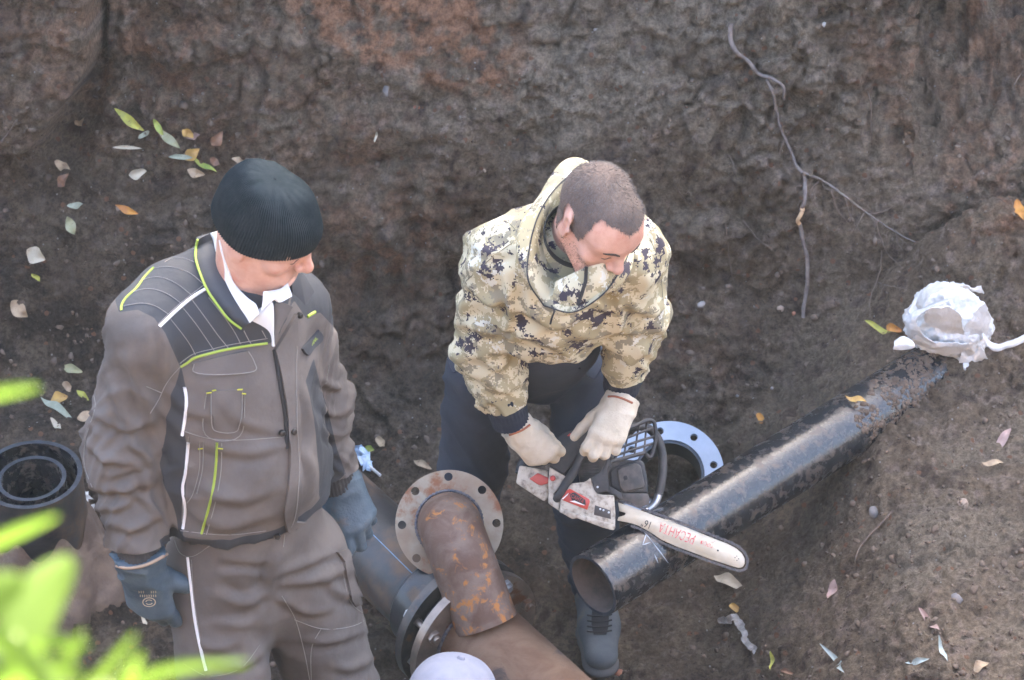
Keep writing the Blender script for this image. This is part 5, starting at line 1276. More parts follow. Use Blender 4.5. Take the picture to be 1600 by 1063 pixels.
KS.append(lathe('stop_button', [(.0001, .006), (.0045, .006), (.0062, .004), (.0064, -.002)], W3(q1([(333, 590)])[0], .010), sn_, SRED, None, 20, False))
sp('cover_mark', q1([(440, 232), (460, 212), (500, 206), (492, 220), (450, 236)]), -.006, -.0032, SRED, .0005, 1)
for i in range(7):
    y = 455 + i * 24; sp('cooling_fin', q1([(555 + i * 5, y), (715, y - 14 + i * 3), (715, y - 4 + i * 3), (557 + i * 5, y + 10)]), -.06, -.010, SGREY, .0006, 1)
KS.append(lathe('chain_tensioner', [(.0001, .012), (.005, .012), (.0055, .0), ], W3(q1([(440, 660)])[0], .008), sn_, SBLK, None, 14, False))
# muffler cover
sp('muffler', q1([(800, 520), (850, 470), (1040, 405), (1088, 430), (1118, 560), (1130, 690), (1060, 690), (900, 690), (815, 640)]), -.080, -.016, SBLK, .006, 3)
sp('muffler_face', q1([(862, 500), (905, 470), (1020, 440), (1060, 460), (1098, 620), (1080, 650), (930, 690), (890, 650), (872, 560)]), -.017, -.008, SGREY, .005, 3)
KS.append(lathe('muffler_outlet', [(.0032, -.004), (.0048, -.004), (.0048, .003), (.0032, .003)], W3(q1([(935, 565)])[0], -.007), sn_, INKB, None, 20))
sp('muffler_outlet_dark', q1([(920, 550), (950, 545), (955, 580), (925, 588)]), -.009, -.0072, INKB, .0005, 1)
sp('lower_guard', q1([(880, 690), (1130, 690), (1142, 740), (1140, 780), (1070, 805), (980, 770), (890, 745)]), -.055, -.014, SGREY, .003)
sp('bumper_plate', q1([(800, 640), (830, 650), (905, 692), (915, 740), (880, 745), (860, 715), (800, 700)]), -.02, .006, SBLK, .002)
# wrap handle
hpth = [(370, 760, .004), (400, 725, .016), (440, 640, .018), (500, 540, .018), (535, 450, .014), (570, 385, .008), (640, 318, -.004), (730, 252, -.018), (830, 180, -.04), (960, 140, -.07), (1090, 130, -.095), (1185, 200, -.110), (1235, 320, -.115), (1250, 460, -.115), (1240, 590, -.113), (1222, 690, -.112)]
hw = catmull([W3(q1([(x, y)])[0], n) for x, y, n in hpth], 6)
KS.append(tube('front_handle', hw, .0102, SBLK, None, 16))
KS.append(tube('handle_end', catmull([W3(q1([(x, y)])[0], n) for x, y, n in ((1222, 690, -.112), (1205, 745, -.111), (1175, 790, -.11), (1130, 830, -.108))], 6), .0088, STEEL, None, 16))
# hand guard: rim, bars and the arm with its paddle
def bars(name, paths, r, n0, n1, mt=SBLK):
    parts = []
    for pl in paths:
        pts_ = [W3(q, n0 + (n1 - n0) * np.clip((x - 790) / 390, 0, 1)) for (x, y), q in zip(pl, q1(pl))]
        parts.append(tube_vf(np.array(pts_) if len(pl) < 3 else catmull(pts_, 5), r, 8))
    v, f = join_vf(parts); o = mesh(name, v, f, mt, None, True); KS.append(o)
GN0, GN1 = .012, -.035
bars('guard_rim', [[(800, 480), (790, 420), (798, 300), (812, 232), (850, 200), (960, 150), (1060, 100), (1120, 76), (1158, 92), (1172, 140), (1180, 210), (1168, 300), (1150, 372), (1126, 386), (1098, 356)], [(800, 440), (900, 410), (1000, 378), (1098, 350)]], .0046, GN0, GN1)
for pl in ([(815, 290), (1060, 180), (1165, 140)], [(812, 350), (1000, 270), (1170, 210)], [(808, 400), (990, 330), (1165, 268)]): bars('guard_bar', [pl], .0030, GN0, GN1)
for pl in ([(880, 190), (850, 425)], [(950, 155), (915, 405)], [(1035, 115), (1005, 375)], [(1100, 85), (1085, 355)]): bars('guard_bar', [pl], .0024, GN0, GN1)
sp('guard_arm', q1([(752, 470), (775, 420), (790, 380), (806, 440), (792, 492), (784, 520), (800, 640), (806, 695), (768, 684), (742, 706), (700, 700), (678, 672), (656, 580), (690, 545), (735, 520)]), .012, .024, SBLK, .003)
KS.append(hexbolt('guard_screw', W3(q1([(708, 650)])[0], .024), sn_, .003, .002, STEEL, None))
# bar, chain and print
BO = -.016
plate = q2([(40, 185), (150, 212), (450, 315), (800, 432), (1080, 535), (1300, 612), (1400, 660), (1465, 715), (1500, 775), (1500, 835), (1475, 872), (1430, 882), (1370, 868), (1100, 790), (900, 722), (700, 655), (550, 592), (400, 500), (280, 440), (180, 412), (40, 390), (50, 350), (125, 325), (130, 300), (60, 282)])
sp('guide_bar', plate, BO - .0045, BO, BARM, .0008, 1)
top = catmull(np.array([(20, 160), (150, 188), (450, 290), (800, 406), (1080, 508), (1300, 585), (1415, 637), (1488, 700), (1526, 772), (1526, 850), (1492, 902), (1430, 910), (1360, 895), (1100, 815), (900, 748), (700, 682), (540, 616), (390, 522), (270, 464), (170, 438)]), 14)
links = []
sl_ = np.concatenate([[0], np.cumsum(np.linalg.norm(np.diff(top, axis=0), axis=1))]); step_ = 46.
for i, s in enumerate(np.arange(0, sl_[-1] - step_, step_ * .5)):
    a, b = [np.array([np.interp(s + o, sl_, top[:, 0]), np.interp(s + o, sl_, top[:, 1])]) for o in (0, step_ * .78)]
    d = (b - a) / np.linalg.norm(b - a); nn = np.array([d[1], -d[0]]); up_ = 17 if i % 4 == 0 else 10
    a = a + nn * 6; b = b + nn * 6
    poly = [a - nn * 19, b - nn * 19, b + nn * up_ * .7, a + d * 6 + nn * up_, a + nn * 6]
    z = BO + (.0012 if i % 2 else -.0040); links.append(prism_vf(q2(poly), SF, z - .0012, z + .0012))
    links.append(prism_vf(q2([a - nn * 6, b - nn * 6, b + nn * 6, a + nn * 6]), SF, BO - .0036, BO - .0010))
v, f = join_vf(links); ch_ = mesh('saw_chain', v, f, CHAIN, None); fix_normals(ch_); KS.append(ch_)
for x, y, r in ((1408, 748, .0012), (1388, 768, .0013), (1430, 778, .0013), (1410, 798, .0013), (1378, 795, .0007), (1192, 692, .0022)):
    KS.append(lathe('bar_hole', [(.0001, .0006), (r, .0006), (r, -.0004)], W3(q2([(x, y)])[0], BO), sn_, INKB, None, 14, False))
def lettering(name, txt, pos, ang, size, mt, n, flip=True, squeeze=1., z=(0, .0003)):
    cu = bpy.data.curves.new(name, 'FONT'); cu.body = txt; cu.size = size; cu.align_x = 'CENTER'; cu.align_y = 'CENTER'; cu.extrude = .00015
    tmp = bpy.data.objects.new(name, cu); COL.objects.link(tmp); bpy.context.view_layer.update()
    me = bpy.data.meshes.new_from_object(tmp.evaluated_get(bpy.context.evaluated_depsgraph_get())); bpy.data.objects.remove(tmp); bpy.data.curves.remove(cu)
    c, s = math.cos(ang), math.sin(ang); ea, eb = c * sa + s * sb, -s * sa + c * sb
    co = np.zeros(len(me.vertices) * 3); me.vertices.foreach_get('co', co); co = co.reshape(-1, 3)
    w = W3(pos, n) + co[:, :1] * squeeze * ea + co[:, 1:2] * eb + co[:, 2:] * sn_
    me.vertices.foreach_set('co', w.astype(np.float32).ravel()); me.update(); o = link(name, me, mt); KS.append(o); return o
ba = math.atan2(-(650 - 185), 1400 - 60)                     # the bar's slope in the frame
lettering('lettering', 'РЕСАНТА', q2([(725, 505)])[0], ba + math.pi, 150 / 7.273 * SM, INKR, BO + .0004, squeeze=.62)
lettering('lettering', '16"', q2([(375, 415)])[0], ba + math.pi, 120 / 7.273 * SM, INKB, BO + .0004, squeeze=.75)
lettering('lettering', 'ПРОФ', q2([(1062, 618)])[0], ba + math.pi, 66 / 7.273 * SM, INKR, BO + .0004, squeeze=.8)
lettering('lettering', 'РЕСАНТА', q1([(525, 745)])[0], -.42, 44 / 5.315 * SM, SRED, .0244, squeeze=.75)
_by = {}
for k_ in KS: _by.setdefault(k_.name.split('.')[0], k_)
adopt(saw, *[k_ for k_ in KS if k_.name.split('.')[0] not in ('guard_bar', 'guard_arm', 'guard_screw', 'saw_chain', 'bar_hole', 'lettering', 'badge', 'badge_field', 'badge_stroke', 'cover_nut', 'cover_recess', 'cover_rim', 'muffler_face', 'muffler_outlet', 'muffler_outlet_dark', 'cover_mark', 'cooling_fin', 'handle_end', 'stop_button', 'throttle_lock')])
for own, names in (('guard_rim', ('guard_bar', 'guard_arm', 'guard_screw')), ('guide_bar', ('saw_chain', 'bar_hole', 'lettering')), ('clutch_cover', ('badge', 'badge_field', 'badge_stroke', 'cover_nut', 'cover_recess', 'cover_rim')), ('muffler', ('muffler_face', 'muffler_outlet', 'muffler_outlet_dark')), ('top_cover', ('cover_mark',)), ('engine_block', ('cooling_fin',)), ('front_handle', ('handle_end',)), ('rear_housing', ('stop_button',)), ('rear_grip_base', ('throttle_lock',))):
    adopt(_by[own], *[k_ for k_ in KS if k_.name.split('.')[0] in names])
# the maker's word on the left man's chest flap
h_, n_ = hit(JT, 487, 533); hA, hB = hit(JT, 476, 549)[0], hit(JT, 500, 521)[0]
_s = (sa, sb, sn_, SO); sa = nrm(hB - hA); sn_ = nrm(n_ - sa * (n_ @ sa)); sb = np.cross(sn_, sa); SO = h_ + n_ * .0085
o = lettering('lettering', 'СИРИУС', (0, 0), 0., .0098, LIME, 0.); adopt(jacket, o); sa, sb, sn_, SO = _s
# ------------------------------------------------------------------ leaves, roots, stones, litter
def on_ground(px, py):
    h, n = hit(GB, px, py)
    if h is None: h, n = P(px, py, y=5.6), V(0, -.8, .6)
    return h, n
LEAFM = {}
for nm_, a, b_ in (('green', (.20, .30, .06), (.34, .36, .08)), ('yellowgreen', (.42, .40, .07), (.30, .30, .07)), ('ochre', (.52, .33, .09), (.40, .24, .08)), ('orange', (.52, .24, .04), (.40, .17, .05)), ('tan', (.46, .34, .21), (.34, .24, .15)),
                   ('brown', (.26, .14, .08), (.18, .10, .065)), ('pale', (.52, .45, .33), (.42, .36, .26)), ('silver', (.35, .37, .28), (.27, .29, .21)), ('olive', (.27, .27, .14), (.34, .32, .20)), ('pink', (.40, .28, .24), (.32, .21, .18)), ('blue', (.40, .44, .40), (.30, .34, .30))):
    LEAFM[nm_] = mat('dry_leaf_' + nm_, a, b_, rough=.65, nscale=45, bump=.4, bscale=180, c3=(.16, .095, .05), n3=70., lo3=.60, hi3=.70)
def leaf(name, p0, p1, ratio, tone, label, curl=.25, tree=None, grp='fallen leaves', shape=1.0, lift=.009):
    (h0, n0), (h1, n1) = [(hit(tree, *q) if tree else on_ground(*q)) for q in (p0, p1)]
    if h0 is None or h1 is None: return
    n = nrm(n0 + n1 + V(0, -.5, .5)); c = (h0 + h1) / 2; d = h1 - h0; t_ = np.linalg.norm(c - V(0, 0, CAMZ)); pl = np.hypot(p1[0] - p0[0], p1[1] - p0[1])
    L_ = min(np.linalg.norm(d), 1.7 * pl * t_ / FPX); d = nrm(d - n * (d @ n) * .5); n = nrm(n - d * (n @ d)); w = np.cross(n, d); W_ = pl * ratio * t_ / FPX; rr = random.Random(name + label); vs = []; fs = []
    ph, tw = rr.uniform(0, 6), rr.uniform(-.5, .5)
    NU, NV = 13, 7
    for i in range(NU):
        s = i / (NU - 1); wd = W_ * .5 * (math.sin(math.pi * s ** shape) ** .85 + .02) * (1 + .10 * math.sin(9 * s + ph))
        for j in range(NV):
            q = (j / (NV - 1) - .5) * 2; u = q * math.cos(tw * s); bend = 1.6 * curl * L_ * (s - .5) ** 2 + .10 * L_ * math.sin(7 * s + ph) + abs(q) ** 1.5 * wd * (.45 + .3 * math.sin(5 * s + ph)) + tw * q * wd * (s - .5) * 2
            vs.append(c + d * (s - .5) * L_ + w * (u * wd + .06 * L_ * math.sin(2.2 * s + ph)) + n * (bend + lift + (.010 if c[2] > .5 else 0)))
    o = mesh(name, vs, grid_faces(NU, NV), LEAFM[tone], None, True)
    tag(o, label, 'leaf', grp); return o
LV = [((179, 169), (226, 199), .24, 'yellowgreen', 'largest yellow-green willow leaf high on the bank, left of the leaf cluster'), ((122, 192), (137, 181), .8, 'tan', 'small tan leaf on the bank left of the big yellow-green leaf'),
      ((238, 183), (254, 203), .35, 'green', 'short green leaf at the top of the cluster above the knitted cap'), ((224, 216), (240, 205), .4, 'silver', 'small grey-green leaf left of the cluster above the knitted cap'),
      ((241, 200), (281, 231), .25, 'olive', 'olive leaf with yellow edge lying diagonally in the cluster'), ((283, 200), (299, 212), .7, 'ochre', 'curled ochre leaf at the upper right of the cluster'),
      ((299, 219), (317, 212), .6, 'pink', 'dull grey-brown leaf right of the curled ochre leaf'), ((328, 222), (348, 202), .6, 'brown', 'crumpled brown leaf at the far right of the cluster'),
      ((261, 247), (293, 249), .28, 'silver', 'pale silver-green leaf lying flat at the bottom of the cluster'), ((287, 247), (312, 231), .6, 'ochre', 'folded ochre leaf in the middle of the cluster'),
      ((294, 249), (339, 275), .16, 'green', 'narrow bright green leaf pointing down towards the knitted cap'), ((293, 261), (320, 272), .5, 'tan', 'tan leaf under the narrow bright green leaf'),
      ((200, 270), (228, 265), .55, 'pale', 'pale beige leaf lying alone below the leaf cluster'), ((174, 230), (212, 236), .18, 'pale', 'thin curved pale leaf left of the beige one'),
      ((369, 247), (390, 252), .5, 'tan', 'small tan leaf just above the knitted cap'), ((325, 250), (341, 258), .7, 'brown', 'small brown leaf between the cluster and the knitted cap'),
      ((92, 262), (116, 270), .6, 'tan', 'upper of two brownish leaves near the left edge'), ((96, 292), (112, 272), .6, 'brown', 'lower darker of two brownish leaves near the left edge'),
      ((111, 328), (134, 321), .45, 'silver', 'grey-green leaf above an olive one on the left slope'), ((104, 336), (118, 364), .5, 'olive', 'drooping olive leaf on the left slope'),
      ((181, 319), (218, 333), .28, 'orange', 'orange leaf lying alone left of the knitted cap'), ((44, 388), (73, 404), .75, 'pale', 'roundish pale dry leaf on the left slope'),
      ((18, 468), (44, 492), .6, 'tan', 'tan leaf at the left edge beside the shoulder height'), ((53, 427), (68, 438), .4, 'yellowgreen', 'tiny green leaf below the roundish pale leaf'),
      ((98, 570), (130, 584), .4, 'olive', 'olive leaf left of the grey sleeve'), ((101, 598), (112, 614), .6, 'tan', 'small tan leaf above the ochre one by the sleeve'),
      ((79, 630), (107, 622), .7, 'ochre', 'broad ochre leaf above the standing pipe offcuts'), ((69, 625), (117, 659), .22, 'silver', 'long pale grey-green leaf above the standing pipe offcuts'),
      ((121, 611), (138, 627), .4, 'yellowgreen', 'green and yellow leaf touching the grey sleeve'), ((120, 660), (139, 646), .6, 'tan', 'tan leaf tucked beside the grey sleeve'), ((79, 660), (97, 674), .45, 'pale', 'small pale leaf right above the pipe offcuts'),
      ((648, 720), (675, 736), .35, 'tan', 'long tan leaf behind the round flange'), ((572, 700), (587, 703), .7, 'green', 'small round green leaf behind the left glove'), ((590, 688), (604, 700), .7, 'tan', 'small tan leaf right of the round green one'),
      ((1358, 515), (1395, 526), .25, 'yellowgreen', 'yellow-green leaf left of the white bag'), ((1395, 512), (1413, 522), .6, 'orange', 'brown leaf tucked against the white bag'),
      ((1549, 708), (1576, 676), .3, 'pink', 'pinkish leaf on the right bank below the bag'), ((1530, 727), (1566, 725), .25, 'tan', 'narrow tan leaf on the right bank'),
      ((1187, 652), (1196, 668), .6, 'orange', 'small orange leaf on the wall above the black pipe'), ((1122, 905), (1162, 922), .45, 'pale', 'pale yellow leaf below the tip of the saw bar'),
      ((1294, 1021), (1331, 1055), .22, 'blue', 'pale blue-green leaf, left one of three at the bottom right'), ((1417, 1036), (1455, 1029), .25, 'blue', 'pale blue-green leaf, lying level at the bottom right'), ((1461, 1004), (1481, 1037), .2, 'blue', 'thin pale blue-green leaf standing steeply at the bottom right'),
      ((1209, 1048), (1213, 1022), .3, 'yellowgreen', 'upright yellow-green leaf near the bottom edge'), ((1434, 961), (1469, 989), .25, 'pink', 'pinkish leaf on the lower right bank'), ((1522, 1050), (1548, 1040), .6, 'tan', 'tan leaf at the bottom edge near the right corner'),
      ((1298, 938), (1308, 912), .5, 'pink', 'small pinkish leaf right of the pale yellow leaf'), ((1147, 951), (1159, 960), .7, 'ochre', 'tiny yellow leaf below the pale yellow leaf'), ((1586, 322), (1600, 346), .6, 'orange', 'orange-brown leaf at the right edge'),
      ((591, 216), (593, 199), .25, 'pale', 'tiny straw-coloured leaf stuck to the middle of the bank'), ((219, 968), (231, 982), .35, 'pale', 'small pale leaf on the ground below the right blue glove'), ((1225, 1050), (1242, 1056), .4, 'brown', 'small brown leaf near the bottom edge')]
for p0, p1, r_, tn, lb in LV: leaf('fallen_leaf', p0, p1, r_, tn, lb, shape=.8 if r_ > .5 else 1.)
leaf('fallen_leaf', (1318, 627), (1352, 634), .3, 'ochre', 'yellow leaf lying on top of the black pipe', tree=PIPEB)

ROOTM = mat('grey_brown_root', (.20, .165, .145), (.13, .10, .085), rough=.85, nscale=60, bump=.4, bscale=200)
ROOTF = mat('fine_brown_root', (.21, .15, .11), (.14, .10, .075), rough=.9, nscale=60)
ROOTW = mat('broken_root_wood', (.55, .36, .20), rough=.8)
def rootline(name, pl, r0, r1, mt=ROOTM, off=.004):
    p = []
    for x, y in catmull(np.array([(1000 + a / 2.1267, b / 2.1267) for a, b in pl]), 6):
        h, n = on_ground(x, y); p.append(h + n * off)
    p = np.array(p)
    for _ in range(4): p[1:-1] = .25 * p[:-2] + .5 * p[1:-1] + .25 * p[2:]
    p += .003 * np.stack([noise(p * 40), noise(p * 40 + 9), noise(p * 40 + 19)], 1)
    return tube(name, p, np.linspace(r0, r1, len(p)) * (1 + .45 * noise(p * 55)), mt, None, 7)
rt = thing('tree_root', 'long grey tree root with branches hanging down the earth bank at right', 'root', loc=on_ground(1220, 150)[0])
rk = [rootline('root_branch', [(308, 85), (310, 150), (350, 200), (420, 255), (468, 282), (470, 322)], .0062, .0042, off=.010), rootline('root_branch', [(425, 268), (450, 320), (455, 390), (485, 460), (520, 550), (540, 575)], .0040, .0042, off=.006),
      rootline('root_branch', [(540, 572), (600, 595), (680, 655), (760, 715), (850, 770), (915, 805)], .0040, .0016, off=.006), rootline('root_branch', [(540, 572), (545, 640), (537, 690)], .0050, .0052, off=.007),
      rootline('broken_end', [(537, 684), (527, 712), (526, 738)], .0062, .0048, ROOTW, off=.010), rootline('root_branch', [(528, 738), (550, 830), (558, 900), (550, 1000), (545, 1055)], .0056, .0050, off=.004)]
for pl in ([(480, 465), (458, 510), (460, 558)], [(485, 460), (500, 430), (524, 400)], [(760, 712), (800, 705), (855, 680)], [(850, 770), (870, 800), (890, 815)], [(680, 655), (700, 720), (745, 790)], [(640, 630), (650, 690), (690, 740)], [(600, 595), (560, 640), (590, 700)]): rk.append(rootline('rootlet', pl, .0018, .0007, ROOTF))
rr_ = np.random.default_rng(5)
for sx, sy, ln in ((700, 668, 70), (730, 690, 90), (760, 712, 60), (790, 735, 80), (820, 755, 60), (850, 770, 70), (880, 788, 50), (905, 800, 40), (640, 630, 60), (610, 602, 70), (660, 645, 90), (548, 620, 60), (542, 660, 60), (552, 850, 60), (556, 900, 70), (500, 520, 60), (470, 420, 50), (455, 350, 45), (575, 590, 80), (690, 662, 110), (745, 702, 120), (805, 745, 110)):
    a = rr_.uniform(.2, 2.6); q = [(sx, sy)]
    for _ in range(4): a += rr_.normal(0, .45); q.append((q[-1][0] + math.cos(a) * ln / 4, q[-1][1] + abs(math.sin(a)) * ln / 4))
    rk.append(rootline('rootlet', q, .0013, .0005, ROOTF, .006))
adopt(rt, *rk)
for i, (pl, lb) in enumerate((([(280, 510), (315, 550), (302, 660), (285, 700)], 'thin brown root left of the long grey root'), ([(280, 740), (296, 860), (310, 940)], 'thin dangling root just right of the camouflage sleeve'), ([(340, 740), (400, 800), (440, 825)], 'thin slanting root below the broken root end'),
                 ([(755, 300), (770, 400), (765, 490)], 'thin upright root on the upper right wall'), ([(780, 720), (800, 800), (830, 850), (872, 890)], 'thin curved root above the white bag'), ([(800, 830), (795, 920), (770, 990), (765, 1060)], 'thin root hanging left of the white bag'),
                 ([(795, 940), (840, 955), (892, 962)], 'pale rootlet pointing right above the white bag'), ([(1240, 288), (1260, 255), (1290, 225)], 'orange rootlet sticking out at the right edge'), ([(115, 610), (140, 650), (180, 690)], 'fine root beside the camouflage shoulder'),
                 ([(-860, 320), (-800, 325), (-755, 335)], 'short straw-like root between the two men'), ([(-2120, 470), (-2085, 420), (-2070, 395)], 'fine root at the left edge under the bank block'),
                 ([(848, 1702), (785, 1760), (728, 1826), (718, 1880)], 'bent brown twig on the lower right bank'))):
    o = rootline('thin_root', pl, .0019 if i < 11 else .0034, .0009 if i < 11 else .0016, ROOTF, .005); tag(o, lb, 'root', 'thin roots in the bank')

STM = {'white': mat('whitish_stone', (.40, .36, .32), (.28, .24, .21), rough=.8, nscale=40, bump=.3, bscale=120), 'brick': mat('brick_fragment', (.40, .17, .10), (.30, .13, .08), rough=.9, nscale=40, bump=.4, bscale=140), 'tan': mat('tan_stone', (.36, .27, .20), (.27, .2, .15), rough=.85, nscale=40, bump=.3, bscale=120), 'grey': mat('grey_stone', (.23, .21, .195), (.17, .15, .14), rough=.85, nscale=40, bump=.3, bscale=120)}
def rock_vf(c, r, n, seed, sub=2):
    bm = bmesh.new(); bmesh.ops.create_icosphere(bm, subdivisions=sub, radius=1.); v = np.array([x.co[:] for x in bm.verts]); f = [tuple(w.index for w in q.verts) for q in bm.faces]; bm.free()
    rs = np.random.default_rng(seed); sc = rs.uniform(.65, 1.2, 3); v = v * sc * (1 + .45 * noise(v * 1.3 + seed * 3.7)[:, None]); a = rs.uniform(0, 6.28); cs, sn = math.cos(a), math.sin(a)
    x, y, d = frame_of(n); x, y = cs * x + sn * y, -sn * x + cs * y
    return c + r * (v[:, :1] * x + v[:, 1:2] * y + .7 * v[:, 2:] * d), f
for k, (px, py, r, tn, lb) in enumerate(((930, 47, .010, 'white', 'whitish pebble high on the bank above the cropped head'), (1288, 38, .011, 'white', 'whitish pebble near the top of the right bank'), (1262, 128, .011, 'white', 'white pebble right of the long grey root'), (1096, 476, .014, 'white', 'pale flat stone right of the camouflage elbow'),
      (1219, 483, .013, 'tan', 'round tan stone beside the lower root end'), (1206, 607, .008, 'white', 'small white pebble above the black pipe'), (1152, 618, .007, 'grey', 'small grey pebble above the pale ring flange'), (651, 168, .012, 'brick', 'terracotta fragment in the bank below the red clay'), (1240, 489, .010, 'brick', 'orange brick chip beside the hanging root'),
      (966, 1053, .026, 'brick', 'brick piece beside the toe of the grey shoe'), (757, 267, .008, 'tan', 'small tan pebble left of the camouflage hood'), (603, 140, .022, 'grey', 'grey stone set in the bank under the red clay'), (1495, 935, .018, 'grey', 'grey stone on the lower right bank'), (1365, 800, .020, 'grey', 'grey clod-like stone on the right bank below the pipe'), (185, 326, .010, 'tan', 'small tan pebble by the orange leaf'), (1505, 785, .020, 'tan', 'pale tan stone at the right bank edge'), (1502, 560, .014, 'brick', 'brick chip below the white bag'))):
    h, n = on_ground(px, py); r *= .72; v, f = rock_vf(h - n * r * .15, r, n, k + 1); o = mesh('stone', v, f, STM[tn], None, True); tag(o, lb, 'stone', 'stones in the earth')

# crumbs of earth, too many to count
CLOD = mat('earth_crumb', (.105, .074, .052), (.17, .122, .088), rough=.95, nscale=18, bump=.5, bscale=150)
bm = bmesh.new(); bmesh.ops.create_icosphere(bm, subdivisions=1, radius=1.); iv = np.array([x.co[:] for x in bm.verts]); if_ = np.array([[w.index for w in q.verts] for q in bm.faces]); bm.free()
cv, cf, k = [], [], 0
for i in range(5200):
    px, py = rng.uniform(-40, 1640), rng.uniform(120, 1100)
    dens = .25 + .75 * (px < 330) + .6 * (py > 640) + .5 * ((px > 1380) & (py > 330))
    if rng.uniform() > dens: continue
    h, n = hit(GB, px, py)
    if h is None: continue
    r = .0028 * math.exp(rng.normal(.2, .55)); r = min(r, .012)
    v = iv * rng.uniform(.6, 1.25, 3) * (1 + .28 * rng.normal(size=(len(iv), 1))); x, y, d = frame_of(n)
    cv.append(h + n * r * .05 + r * (v[:, :1] * x + v[:, 1:2] * y + .8 * v[:, 2:] * d)); cf.append(if_ + k); k += len(iv)
cl_ = mesh('earth_crumbs', np.concatenate(cv), np.concatenate(cf), CLOD, None, True); tag(cl_, 'loose crumbs of dark earth on bank and trench floor', 'earth', kind='stuff')

# mud caked on the buried end of the black pipe
cv, cf, k = [], [], 0
for i in range(1500):
    u = rng.uniform() ** .5; px = 1180 + 280 * u + rng.normal(0, 10); py = 0; up_ = 799 - .622 * (px - 1023); py = up_ + rng.uniform(0, 1) ** (.6 if px < 1360 else 1.) * 104
    h, n = hit(PIPEB, px, py)
    if h is None or noise(h[None] * 16)[0] + .5 * (px - 1330) / 120 < .12: continue
    r = min(.0065, .0026 * math.exp(rng.normal(.2, .5))); v = iv * rng.uniform(.7, 1.5, 3) * (1 + .3 * rng.normal(size=(len(iv), 1))); x, y, d = frame_of(n)
    cv.append(h + r * (v[:, :1] * x + v[:, 1:2] * y + .38 * v[:, 2:] * d)); cf.append(if_ + k); k += len(iv)
md = mesh('caked_mud', np.concatenate(cv), np.concatenate(cf), CLOD, None, True); md['kind'] = 'stuff'; adopt(bp, md)

# --- white plastic bag crumpled on the end of the black pipe
BAGM = mat('crumpled_white_plastic', (.76, .75, .73), (.66, .63, .58), rough=.38, nscale=14, bump=.35, bscale=120, b2=.5, b2scale=45)
BAGD = mat('dirty_clear_plastic', (.66, .63, .59), (.74, .73, .72), rough=.25, nscale=24, bump=.4, bscale=140, b2=.5, b2scale=50)
def zb(l): return [(1280 + x / 3.797, 420 + y / 3.797) for x, y in l]
bag = thing('plastic_bag', 'crumpled white plastic bag stuffed over the buried end of the black pipe', 'bag', loc=P(1480, 540, y=5.50))
bc = P(1482, 503, y=5.50); e1, e2_, e3 = sa, sb, sn_
pr = [rc(bc - e1 * .035, bc + e1 * .030 - e2_ * .01, .072, .076, .03), ball(bc + e2_ * .035 - e1 * .01, .060, .03), ball(bc + e3 * .02 + e1 * .0 - e2_ * .01, .058, .02), rc(bc + e1 * .04 - e2_ * .05, bc + e1 * .045 - e2_ * .10, .03, .026, .02)]
v, f = form(pr, .0036, None, 1); nr = vnormals(v, f)
rd = .5 - np.abs(noise(v * V(24, 24, 24) + 2 + .8 * noise(v * 14)[:, None])); r2 = .4 - np.abs(noise(v * 52 + 7))
r3 = .4 - np.abs(noise(v * 85 + 3)); v = v + nr * (.026 * (rd - .3) + .013 * (r2 - .25) + .007 * (r3 - .25))[:, None]
BK = [mesh('bag_body', v, f, BAGM, None, False)]; sharp(BK[0], 60)
for bot, top_, yb_, yt_, mt in (([(855, 90), (720, 85), (620, 130), (572, 200), (590, 250)], [(830, 120), (740, 118), (660, 160), (620, 220), (640, 260)], 5.49, 5.43, BAGM), ([(640, 470), (540, 410), (512, 330), (545, 265), (660, 215), (760, 180)], [(690, 440), (600, 380), (575, 310), (620, 255), (700, 215), (790, 190)], 5.43, 5.395, BAGM),
                                 ([(860, 390), (760, 380), (640, 330), (610, 290)], [(850, 340), (830, 270), (740, 225), (650, 240)], 5.41, 5.385, BAGM), ([(540, 430), (640, 475), (760, 508), (860, 498)], [(600, 380), (680, 430), (780, 440), (880, 440)], 5.42, 5.40, BAGM), ([(820, 500), (900, 450), (980, 420), (1020, 300)], [(830, 400), (880, 320), (930, 250), (985, 205)], 5.43, 5.42, BAGM),
                                 ([(830, 575), (900, 600), (1000, 540)], [(840, 490), (900, 520), (960, 450)], 5.42, 5.42, BAGM), ([(835, 110), (920, 135), (975, 152)], [(855, 85), (910, 112), (962, 100)], 5.50, 5.49, BAGM)):
    n_ = len(bot); o, _, _ = band('bag_fold', zb(bot), zb(top_), mt, [yb_] * n_, [yt_] * n_, .0025, 24, .008)
    cv_ = np.array([x.co[:] for x in o.data.vertices]); cv_ += .008 * np.stack([noise(cv_ * 34), noise(cv_ * 34 + 5), noise(cv_ * 34 + 11)], 1) + .004 * np.stack([noise(cv_ * 90), noise(cv_ * 90 + 5), noise(cv_ * 90 + 11)], 1); o.data.vertices.foreach_set('co', cv_.astype(np.float32).ravel()); BK.append(o)
for bot, top_, y0 in ((zb([(970, 430), (1030, 490), (1120, 475), (1215, 440), (1290, 425)]), zb([(975, 380), (1030, 440), (1120, 430), (1215, 390), (1290, 380)]), 5.46), (zb([(440, 480), (500, 480), (570, 470)]), zb([(450, 430), (500, 405), (560, 430)]), 5.44)):
    o, _, _ = band('bag_tail', bot, top_, BAGD, [y0 - .09] * len(bot), [y0 - .07] * len(bot), .003, 24, .010)
    cv_ = np.array([x.co[:] for x in o.data.vertices]); cv_ += .005 * np.stack([noise(cv_ * 45), noise(cv_ * 45 + 5), noise(cv_ * 45 + 11)], 1); o.data.vertices.foreach_set('co', cv_.astype(np.float32).ravel()); BK.append(o)
adopt(bag, *BK)

